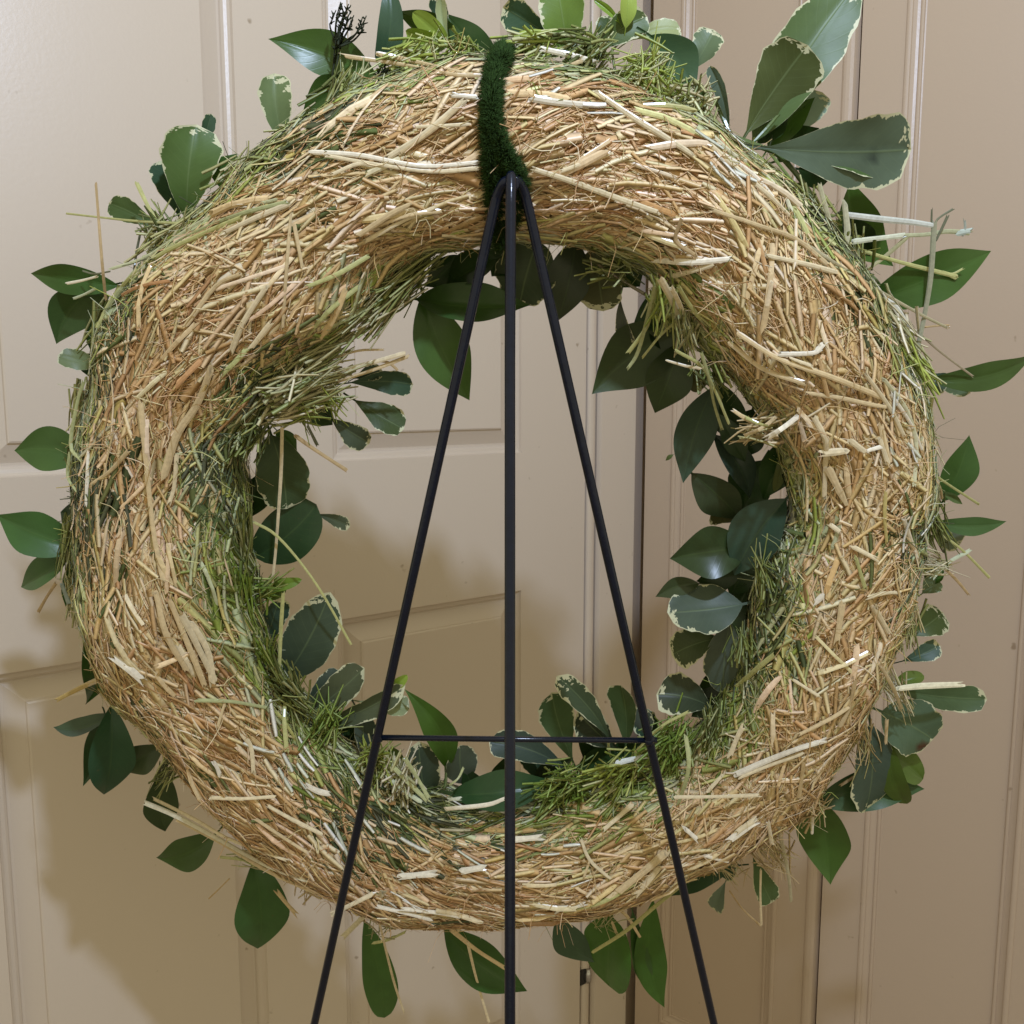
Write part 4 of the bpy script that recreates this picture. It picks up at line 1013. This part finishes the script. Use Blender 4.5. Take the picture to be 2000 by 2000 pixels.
SPOTS = {(1822, 1445): (.90, .80, .13, (.07, .03, .015)), (1780, 292): (.74, .56, .07, (.035, .05, .035))}   # brown scorch and dark smudge
GB = (.075, .120, .085)       # grey-blue green
GO = (.075, .115, .038)       # olive green
BG = (.040, .085, .050)       # bluish dark
LG = (.15, .21, .12)          # light grey green
leaves = [
    # upper left
    (366, 440, 384, 243, 104, 'v', 12, 0, .0, GO), (350, 425, 318, 312, 66, 'v', 18, 0, .03, BG), (392, 300, 413, 222, 26, 'v', 22, 0, 0, BG),
    (440, 375, 462, 300, 66, 'p', 20, 0, -.05, None), (310, 448, 212, 397, 46, 'v', 16, 0, .03, GO), (560, 300, 536, 143, 62, 'v', 10, 0, -.07, (.11, .155, .075)),
    (735, 150, 524, 76, 86, 'p', 14, 0, .04, None), (705, 165, 590, 228, 74, 'p', 20, 0, .06, (.04, .085, .018)),
    (230, 558, 60, 534, 60, 'p', 14, 0, .03, (.05, .105, .028)), (205, 560, 110, 672, 78, 'p', 16, 0, .10, (.040, .085, .026)), (195, 600, 182, 696, 52, 'p', 22, 0, -.05, (.035, .072, .026)),
    (205, 715, 113, 694, 44, 'v', 12, 0, 0, (.19, .22, .11)),
    (185, 745, 165, 690, 40, 'v', 24, 0, 0, BG),
    # top
    (745, 130, 760, -22, 48, 'p', 16, 0, .03, BG, .18, .06, 0, 'strap'), (900, 70, 774, 22, 52, 'p', 22, 0, .02, (.06, .12, .022)), (880, 92, 806, 24, 38, 'y', 10, 0, .03, None),
    (872, 85, 792, 60, 30, 'y', 8, 0, 0, None), (872, 92, 782, 90, 46, 'y', 14, 0, 0, (.20, .30, .05)), (868, 80, 849, -8, 34, 'v', 18, 0, .03, BG), (878, 98, 862, -5, 22, 'v', 6, 0, -.05, (.36, .40, .24), .5),
    (975, 118, 872, 26, 66, 'p', 20, 0, -.08, (.045, .095, .035)), (1085, 76, 982, 14, 60, 'v', 14, 0, .02, BG), (1108, 105, 1082, -48, 88, 'v', 10, 0, .02, (.12, .20, .035), .1, .06, 0, 'ell'),
    (1210, 45, 1160, 0, 14, 'y', 8, 0, .05, None), (1222, 55, 1226, -22, 34, 'y', 6, 0, 0, (.34, .46, .10)),
    (1150, 110, 1264, 32, 60, 'v', 12, 0, -.05, (.08, .125, .045)), (1225, 82, 1330, 58, 40, 'v', 16, 0, -.08, (.30, .34, .18)), (1270, 70, 1356, 190, 84, 'p', 8, 0, -.10, (.05, .10, .05)),
    (1350, 140, 1394, 58, 62, 'v', 16, 0, .02, LG, .1), (1424, 262, 1386, 128, 26, 'v', 4, 0, .10, (.10, .13, .11), .3), (1370, 215, 1370, 165, 22, 'p', 2, 0, 0, GO, .1, .03, 0, 'strap'),
    # upper right
    (1455, 265, 1578, 88, 112, 'v', 2, 0, .03, (.07, .098, .030)), (1472, 275, 1672, -30, 124, 'v', 12, 10, -.02, (.085, .135, .045), .12, .05, 0, 'ell'), (1500, 290, 1592, 190, 56, 'p', 18, 0, -.05, (.055, .12, .018)),
    (1560, 268, 1606, 180, 52, 'v', 24, 0, 0, (.22, .28, .25)), (1490, 288, 1780, 292, 140, 'v', -6, 0, .02, (.105, .140, .100), .10, .03, -5), (1500, 320, 1748, 340, 74, 'v', 4, 0, -.10, (.06, .10, .035), .3),
    (1660, 360, 1745, 520, 84, 'p', 20, 0, .12, (.055, .13, .018)), (1680, 595, 1936, 490, 88, 'p', 16, 0, -.03, (.05, .11, .022)), (1680, 610, 1745, 570, 44, 'p', 10, 0, 0, None),
    (1815, 742, 2020, 690, 54, 'p', 14, 0, .10, (.055, .11, .028)), (1810, 722, 1895, 768, 30, 'v', 18, 0, .05, LG), (1808, 730, 1850, 755, 40, 'v', 20, 0, 0, GB),
    # right outside
    (1842, 978, 1893, 850, 64, 'p', 10, 0, .04, (.055, .12, .028)), (1840, 960, 1880, 985, 16, 'p', 6, 0, 0, GO), (1825, 1020, 1966, 1018, 36, 'p', 8, 0, .05, (.055, .12, .035)),
    (1820, 1025, 1876, 1062, 52, 'v', 14, 0, 0, (.20, .25, .18)), (1818, 1010, 1815, 935, 34, 'p', 16, 0, 0, None), (1810, 1140, 1845, 1100, 40, 'p', 18, 0, 0, None), (1800, 1160, 1830, 1130, 40, 'v', 14, 0, 0, LG),
    (1775, 1242, 1842, 1196, 62, 'v', 10, 0, .04, (.07, .11, .035)), (1760, 1292, 1836, 1260, 38, 'v', 12, 0, .05, GB), (1745, 1335, 1805, 1320, 30, 'y', 8, 0, 0, (.16, .22, .04)),
    (1750, 1346, 1928, 1366, 50, 'v', 14, 0, .08, (.07, .12, .055)), (1722, 1390, 1822, 1445, 110, 'v', 10, 0, -.02, (.085, .125, .085), .1, .04, 0, 'round'),
    (1715, 1452, 1803, 1522, 54, 'y', 16, 0, .02, (.11, .19, .03)), (1700, 1415, 1690, 1586, 94, 'v', 4, 0, -.03, (.07, .10, .085), .14, .04, 0, 'ell'), (1735, 1440, 1772, 1570, 46, 'y', 8, 0, .04, (.10, .17, .025)),
    (1590, 1570, 1806, 1541, 76, 'p', 14, 0, -.08, (.055, .12, .04)), (1600, 1560, 1622, 1728, 92, 'p', 10, 0, .05, (.06, .13, .028)),
    (1470, 1668, 1508, 1763, 48, 'v', 6, 0, .03, (.075, .115, .045)), (1430, 1692, 1300, 1752, 50, 'p', 12, 0, .08, (.05, .09, .05)), (1418, 1720, 1396, 1778, 34, 'v', 8, 0, 0, (.16, .22, .17)),
    (1390, 1690, 1440, 1700, 46, 'v', 16, 0, 0, BG),
    # bottom outside
    (1275, 1760, 1298, 1968, 62, 'p', 12, 0, .07, (.055, .125, .022)), (1235, 1780, 1270, 1932, 36, 'p', 18, 0, .03, (.05, .11, .028)), (1195, 1790, 1188, 1925, 108, 'p', 8, 0, 0, (.05, .115, .018), .1, .04, 0, 'round'),
    (1085, 1800, 1165, 1880, 62, 'p', 16, 0, .08, (.05, .085, .055)), (868, 1815, 1030, 1936, 84, 'p', 10, 0, .06, (.052, .118, .028)), (712, 1800, 751, 1988, 64, 'p', 12, 0, -.02, (.052, .118, .028), .18, .06, 0, 'ell'),
    (496, 1680, 503, 1853, 96, 'p', 12, 0, 0, (.048, .12, .035)), (420, 1630, 305, 1675, 70, 'p', 10, 0, -.10, (.055, .10, .03)), (318, 1505, 323, 1624, 64, 'p', 14, 0, .06, (.045, .085, .03)),
    (318, 1455, 240, 1505, 60, 'p', 18, 0, .05, (.055, .08, .04)), (218, 1378, 203, 1552, 84, 'p', 8, 0, -.03, (.035, .09, .050)), (205, 1395, 162, 1536, 60, 'p', 14, 0, -.06, (.04, .09, .035)),
    (215, 1395, 104, 1420, 40, 'p', 12, 0, -.14, (.05, .09, .05)), (172, 1195, 167, 1376, 86, 'p', 10, 0, -.10, (.038, .095, .025)),
    # left outside
    (170, 895, 28, 880, 88, 'p', 14, 0, .06, (.050, .115, .028)), (160, 1072, -6, 1005, 86, 'p', 10, 0, -.05, (.045, .11, .030)), (165, 1015, 118, 1000, 56, 'p', 20, 0, 0, (.05, .08, .05)),
    (135, 1085, 41, 1147, 60, 'p', 14, 0, -.06, (.045, .11, .028)), (140, 1090, 128, 1185, 28, 'p', 18, 0, 0, None),
    # inner: top
    (1050, 470, 1015, 594, 122, 'v', 30, 0, .02, (.06, .085, .05), .1, .04, 0, 'round'), (1125, 468, 1088, 628, 84, 'p', 26, 0, -.05, (.035, .055, .028)), (1165, 485, 1178, 608, 98, 'v', 26, 0, 0, (.085, .10, .045), .1, .04, 0, 'round'),
    (1212, 580, 1231, 672, 30, 'v', 30, 0, .05, (.10, .115, .10)), (970, 505, 870, 560, 70, 'd', 24, 0, 0, None), (815, 585, 1036, 596, 84, 'p', 18, 0, .10, (.035, .078, .022)), (826, 575, 917, 782, 102, 'p', 22, 0, .03, (.045, .095, .022)),
    (900, 500, 830, 560, 70, 'd', 28, 0, 0, None), (985, 590, 965, 560, 24, 'd', 20, 0, 0, None), (1010, 470, 960, 540, 80, 'd', 34, 0, 0, None), (1200, 500, 1250, 560, 70, 'd', 34, 0, 0, None), (760, 560, 690, 590, 50, 'd', 26, 0, 0, None),
    # inner: upper right
    (1350, 640, 1156, 770, 116, 'p', 24, 0, .05, (.045, .075, .03)), (1330, 670, 1279, 807, 90, 'p', 28, 0, 0, (.045, .075, .028)), (1330, 600, 1235, 640, 80, 'd', 32, 0, 0, None), (1290, 590, 1330, 700, 90, 'd', 30, 0, 0, None),
    (1385, 745, 1350, 730, 60, 'y', 26, 0, 0, (.09, .10, .02)), (1395, 755, 1334, 944, 76, 'p', 14, 0, .02, (.034, .066, .045)), (1400, 745, 1445, 870, 76, 'd', 24, 0, 0, None), (1405, 810, 1456, 902, 46, 'p', 12, 0, 0, (.035, .07, .035)),
    (1395, 850, 1464, 974, 62, 'p', 18, 0, -.03, (.034, .055, .045)), (1352, 925, 1448, 1015, 78, 'p', 24, 0, -.05, (.040, .062, .032)), (1315, 888, 1300, 900, 8, 'p', 20, 0, 0, GO), (1540, 850, 1490, 975, 66, 'd', 16, 0, 0, None), (1530, 870, 1512, 960, 22, 'y', 10, 0, -.05, (.10, .13, .03)),
    (1440, 1020, 1388, 1004, 44, 'v', 26, 0, .05, (.07, .07, .03)), (1535, 975, 1434, 1124, 96, 'p', 6, 0, .03, (.034, .072, .045)), (1460, 1070, 1308, 1091, 100, 'p', 14, 0, .02, (.040, .075, .030)), (1445, 1125, 1360, 1135, 56, 'd', 22, 0, 0, None),
    (1365, 1140, 1280, 1166, 40, 'p', 18, 0, .08, (.045, .07, .03)), (1450, 1180, 1303, 1196, 104, 'v', 4, 0, -.04, (.080, .110, .080), .1, .04, 0, 'ell'), (1410, 1245, 1312, 1280, 68, 'v', 14, 0, .02, (.06, .085, .035)), (1425, 1215, 1412, 1356, 76, 'v', 8, 0, .02, (.085, .115, .095), .12, .04, 0, 'ell'),
    (1395, 1385, 1282, 1356, 80, 'v', 12, 0, .05, (.045, .062, .035)), (1470, 1010, 1490, 1120, 90, 'd', 24, 0, 0, None), (1420, 1330, 1360, 1350, 50, 'd', 20, 0, 0, None),
    # inner: left
    (680, 748, 807, 752, 50, 'v', 14, 0, -.03, (.045, .085, .055)), (690, 740, 748, 726, 32, 'v', 22, 0, -.05, (.05, .085, .055)), (690, 780, 789, 838, 62, 'v', 18, 0, .02, (.055, .080, .030)), (645, 815, 722, 866, 52, 'v', 14, 0, .0, (.060, .085, .055)), (600, 790, 650, 830, 50, 'p', 24, 0, 0, (.03, .06, .02)),
    (530, 850, 560, 994, 98, 'v', 18, 0, -.05, (.05, .078, .040), .1, .05, 0, 'round'), (540, 840, 580, 880, 36, 'p', 24, 0, 0, (.06, .12, .025)), (498, 1088, 618, 985, 104, 'p', 22, 0, .05, (.032, .060, .028), .1, .05, 0, 'round'), (618, 1004, 684, 1028, 28, 'v', 26, 0, -.06, (.09, .11, .08)),
    (495, 1142, 590, 1132, 24, 'y', 8, 0, .04, (.15, .25, .03)), (500, 1160, 560, 1150, 26, 'y', 10, 0, .04, (.12, .2, .03)), (545, 1338, 645, 1156, 100, 'v', 16, 0, .03, (.065, .098, .070), .1, .05, 0, 'ell'), (508, 1275, 545, 1168, 54, 'v', 12, 0, 0, (.035, .062, .045)),
    (570, 1410, 712, 1304, 60, 'v', 12, 0, .02, (.09, .11, .055), .3), (590, 1395, 668, 1312, 52, 'v', 18, 0, .05, (.05, .075, .05)), (585, 1418, 792, 1338, 44, 'v', 16, 0, .05, (.09, .11, .06), .35), (700, 1370, 800, 1385, 44, 'v', 20, 0, .03, (.30, .32, .20), .3),
    (765, 1345, 795, 1318, 22, 'y', 18, 0, 0, None), (690, 1372, 712, 1466, 56, 'v', 8, 0, -.05, (.065, .095, .075)), (585, 1410, 660, 1425, 40, 'd', 22, 0, 0, None), (874, 1500, 790, 1346, 60, 'p', 14, 0, .12, (.055, .12, .018)),
    (834, 1565, 818, 1448, 70, 'v', 10, 0, -.04, (.060, .090, .060), .12, .04, 0, 'ell'), (905, 1530, 900, 1455, 66, 'v', 20, 0, -.06, (.09, .11, .08), .1, .04, 0, 'ell'), (880, 1552, 1092, 1528, 72, 'p', 4, 0, .08, (.036, .082, .030)), (1110, 1505, 955, 1448, 58, 'v', 14, 0, .05, (.035, .055, .045)),
    (830, 1565, 890, 1548, 32, 'p', 4, 0, 0, (.04, .085, .025)), (930, 1560, 905, 1495, 44, 'd', 22, 0, 0, None),
    (1120, 1490, 1078, 1352, 72, 'v', 14, 0, -.03, (.065, .098, .045)), (1192, 1446, 1087, 1320, 48, 'v', 10, 0, .05, (.065, .088, .050)), (1222, 1460, 1212, 1338, 60, 'v', 16, 0, .02, (.055, .085, .035)), (1205, 1460, 1128, 1388, 60, 'v', 20, 0, 0, (.035, .052, .03)),
    (1265, 1450, 1252, 1380, 44, 'v', 18, 0, 0, (.08, .10, .08)), (1130, 1500, 1230, 1460, 60, 'd', 24, 0, 0, None), (1170, 1500, 1270, 1440, 50, 'd', 26, 0, 0, None), (700, 1455, 660, 1400, 44, 'd', 18, 0, 0, None), (640, 1440, 600, 1380, 40, 'd', 20, 0, 0, None),
    (1040, 1535, 1120, 1480, 50, 'd', 18, 0, 0, None), (790, 1510, 760, 1460, 30, 'y', 12, 0, 0, (.14, .2, .04)), (500, 1200, 480, 1300, 50, 'd', 20, 0, 0, None), (500, 930, 490, 1010, 60, 'd', 20, 0, 0, None),
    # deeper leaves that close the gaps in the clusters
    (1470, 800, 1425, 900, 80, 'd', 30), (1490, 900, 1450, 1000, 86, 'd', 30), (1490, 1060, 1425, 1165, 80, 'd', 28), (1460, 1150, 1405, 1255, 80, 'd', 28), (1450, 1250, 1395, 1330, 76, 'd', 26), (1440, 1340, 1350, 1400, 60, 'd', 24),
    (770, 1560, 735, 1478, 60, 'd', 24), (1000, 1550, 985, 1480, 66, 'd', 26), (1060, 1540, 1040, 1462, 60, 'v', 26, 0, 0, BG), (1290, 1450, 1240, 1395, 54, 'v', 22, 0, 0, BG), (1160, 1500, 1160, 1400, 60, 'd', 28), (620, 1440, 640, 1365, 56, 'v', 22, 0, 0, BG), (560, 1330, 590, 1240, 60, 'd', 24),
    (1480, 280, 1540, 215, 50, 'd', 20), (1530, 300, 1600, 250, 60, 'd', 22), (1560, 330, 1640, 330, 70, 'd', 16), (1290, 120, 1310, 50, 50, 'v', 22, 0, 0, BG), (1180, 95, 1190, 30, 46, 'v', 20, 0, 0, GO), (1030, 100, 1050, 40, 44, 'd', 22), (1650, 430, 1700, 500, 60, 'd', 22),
]
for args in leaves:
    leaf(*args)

# green stems that carry the leaves on the right
for pts, wpx in (([(1395, 190, -4), (1410, 225, -3), (1426, 262, 2)], 9), ([(1420, 262, 0), (1480, 285, 0), (1530, 310, 0), (1600, 400, -5)], 10), ([(1470, 280, -2), (1500, 248, -4), (1520, 225, -4)], 7),
                 ([(1475, 290, -3), (1540, 290, 4), (1620, 292, 6)], 6), ([(870, 1488, -14), (871, 1520, -10), (868, 1540, -5)], 6), ([(1640, 500, -10), (1720, 560, -12), (1800, 720, -12)], 9)):
    path = px_path(pts, n=10)
    zdep = (path.mean(0) - CAM) @ FWD
    add_stalk(path, wpx * zdep / F, (.10, .15, .05), M_STALK, .9, "stem", 6)

# dark dried flower sprigs poking out at the upper left
def dried(px0, px1, spread, n, seed, h=-8):
    r2 = np.random.default_rng(seed)
    Vs = []; Fs = []; off = 0
    def twig(pts, r):
        nonlocal off
        pth = px_path([(p[0], p[1], h + r2.normal(0, 3)) for p in pts], n=8)
        V, Fc = tube(pth, np.linspace(1.0, .45, 8) * r, 5)
        Vs.append(V); Fs.extend(tuple(i + off for i in f) for f in Fc); off += len(V)
    ax = np.array(px1, float) - np.array(px0, float); L = np.linalg.norm(ax); ax /= L
    lat = np.array([-ax[1], ax[0]])
    for k in range(n):
        s = r2.uniform(-1, 1)
        a = np.array(px0) + lat * s * spread * .18
        b = np.array(px0) + ax * L * r2.uniform(.7, 1.05) + lat * s * spread
        pts = [a + (b - a) * t + lat * s * spread * .35 * math.sin(math.pi * t) + r2.normal(0, 1.6, 2) for t in np.linspace(0, 1, 5)]
        twig(pts, .0007)
        for q in range(5):
            t = r2.uniform(.45, 1.0)
            p = a + (b - a) * t + lat * s * spread * .35 * math.sin(math.pi * t)
            e = p + ax * r2.uniform(2, 9) + lat * r2.normal(0, 6)
            twig([p, (p + e) / 2 + r2.normal(0, 1, 2), e], .0006)
    V = np.vstack(Vs)
    C = np.tile(np.array([.020, .026, .012, 1.0]), (len(V), 1))
    o = mesh_obj("dried_sprig", V, Fs, M_TWIG, wreath, worg, colors=C)
    o["kind"] = "stuff"
    o["label"] = "blackish dried flower sprig"
dried((662, 88), (688, 14), 34, 14, 3)
dried((735, 185), (765, 128), 16, 11, 4, 6)
dried((648, 165), (664, 60), 8, 3, 5)

# ------------------------------------------------------------------ fuzzy green tie
tie = empty("chenille_tie", unproj(960, 240, .06))
tag(tie, "fuzzy dark green chenille stem tying the top of the wreath to the easel", "tie")
torg = np.array(tie.location)
def chenille(pts, rad, nh):
    path = smooth_path([unproj(x, y, h) for x, y, h in pts], 60)
    V, Fc = tube(path, .0022, 8)
    mesh_obj("wire_core", V, Fc, M_GREENWIRE, tie, torg)
    t = rng.random(nh) * 58.99
    i = t.astype(int); fr_ = (t - i)[:, None]
    P = path[i] * (1 - fr_) + path[i + 1] * fr_
    T = path[i + 1] - path[i]; T /= np.linalg.norm(T, axis=1)[:, None]
    d = rng.normal(0, 1, (nh, 3)); d -= T * (d * T).sum(1, keepdims=True); d /= np.linalg.norm(d, axis=1)[:, None]
    d = d + T * rng.normal(0, .3, (nh, 1)); d /= np.linalg.norm(d, axis=1)[:, None]
    L = (rad * rng.uniform(.72, 1.08, nh))[:, None]
    s = np.cross(d, rng.normal(0, 1, (nh, 3))); s /= np.linalg.norm(s, axis=1)[:, None]
    s2 = np.cross(d, s)
    wd = .00022
    m = P + d * L * .6 + rng.normal(0, .0004, (nh, 3)); e = P + d * L + rng.normal(0, .0006, (nh, 3))
    V = np.stack([P - s * wd, P + s * wd, P + s2 * wd, m - s * wd, m + s * wd, m + s2 * wd, e], 1).reshape(-1, 3)
    b = np.arange(nh)[:, None] * 7
    tris = np.array([(0, 1, 4), (0, 4, 3), (1, 2, 5), (1, 5, 4), (2, 0, 3), (2, 3, 5), (3, 4, 6), (4, 5, 6), (5, 3, 6)])
    Fq = (b[:, None, :] + tris[None]).reshape(-1, 3)
    c = np.array([.026, .052, .011]) * rng.uniform(.6, 1.6, (nh, 1))
    C = np.repeat(np.concatenate([c, np.ones((nh, 1))], 1), 7, 0)
    o = mesh_obj("pile", V, Fq, M_PILE, tie, torg, colors=C)
    o["kind"] = "stuff"
def hh(x, y, l=4.5): return height_at(x, y) + l / 1000
chenille([(985, 98, 0.000), (976, 112, .022), (964, 140, hh(964, 140)), (960, 185, hh(960, 185)), (957, 235, hh(957, 235)), (959, 290, hh(959, 290)), (962, 340, hh(962, 340)), (966, 390, hh(966, 390, 3)), (972, 440, hh(972, 440, 3)), (985, 485, .035)], .0082, 9000)
chenille([(988, 100, 0.000), (982, 112, .024), (975, 135, hh(975, 135)), (962, 180, hh(962, 180)), (961, 230, hh(961, 230)), (976, 280, hh(976, 280)), (1000, 325, hh(1000, 325)), (1014, 360, hh(1014, 360)), (1010, 395, hh(1010, 395, 2)), (995, 440, hh(995, 440, 0))], .0080, 9000)

# ------------------------------------------------------------------ easel
def leg_end(path, zfloor=0.004):
    a, b = path[-2], path[-1]
    d = (b - a) / np.linalg.norm(b - a)
    t = (zfloor - b[2]) / d[2]
    return b + d * t
easel = empty("easel", np.array([unproj(998, 1400, .06)[0], unproj(998, 1400, .06)[1], 0.0]))
tag(easel, "thin black wire easel with three legs and a crossbar holding up the straw wreath", "easel")
eorg = np.array(easel.location)
hA = height_at(998, 360) + .010
HS = .070
def q(x, y, h): return unproj(x, y, h)
lx = lambda y: 911 - .22 * (y - 650)
rx = lambda y: 1087 + .2277 * (y - 650)
Lp = [q(994, 352, hA), q(984, 358, hA), q(974, 376, hA - .002), q(966, 402, hA - .003), q(lx(500), 500, hA - .003), q(lx(1000), 1000, HS), q(lx(1500), 1500, HS), q(lx(2000), 2000, HS)]
Rp = [q(1004, 350, hA), q(1012, 355, hA), q(1022, 373, hA - .002), q(1031, 402, hA - .003), q(rx(500), 500, hA - .003), q(rx(1000), 1000, HS), q(rx(1500), 1500, HS), q(rx(2000), 2000, HS)]
Lp.append(leg_end(Lp)); Rp.append(leg_end(Rp))
for pth in (Lp, Rp):
    pp = np.vstack([smooth_path(pth[:5], 24), np.array(pth[5:])])
    V, Fc = tube(pp, .0029, 12)
    mesh_obj("leg", V, Fc, M_WIRE, easel, eorg)
c0 = q(998, 338, hA + .006)
zc = (c0 - CAM) @ FWD
Cp = [c0] + [CAM + ray(x, y) * z for x, y, z in ((998, 345, zc - .002), (997.5, 400, zc - .002), (996, 700, zc - .003), (996, 1300, zc - .006), (996, 2000, zc - .010))]
Cp.append(leg_end(Cp))
pp = np.array(Cp)
V, Fc = tube(np.vstack([pp[0], (pp[0] + pp[1]) / 2, pp[1:]]), [.0014, .0025, .0029] + [.0029] * (len(pp) - 2), 14)
mesh_obj("leg", V, Fc, M_WIRE, easel, eorg)
V, Fc = tube([q(738, 1440.5, HS - .0005), q(998, 1444, HS - .0005), q(1283, 1446, HS - .0005)], .0019, 10)
mesh_obj("crossbar", V, Fc, M_WIRE, easel, eorg)
def weld(P, r, sq):
    V = []; Fc = []
    r3 = np.random.default_rng(int(r * 1e6))
    for i in range(7):
        a = math.pi * i / 6
        for j in range(10):
            b = 2 * math.pi * j / 10
            k = r * (1 + .12 * r3.normal())
            V.append(P + k * (math.sin(a) * math.cos(b) * RGT + math.sin(a) * math.sin(b) * FWD * .8 + math.cos(a) * UPV * sq))
    for i in range(6):
        for j in range(10):
            k = (j + 1) % 10
            Fc.append((i * 10 + j, (i + 1) * 10 + j, (i + 1) * 10 + k, i * 10 + k))
    mesh_obj("weld", np.array(V), Fc, M_WIRE, easel, eorg)
weld(q(1000, 356, hA + .001), .0042, 1.3)
weld(q(lx(1442), 1442, HS + .0005), .0034, 1.1)
weld(q(rx(1446), 1446, HS + .0005), .00345, 1.1)
print("hand stalks", n_hand, "leaves", len(leaves))
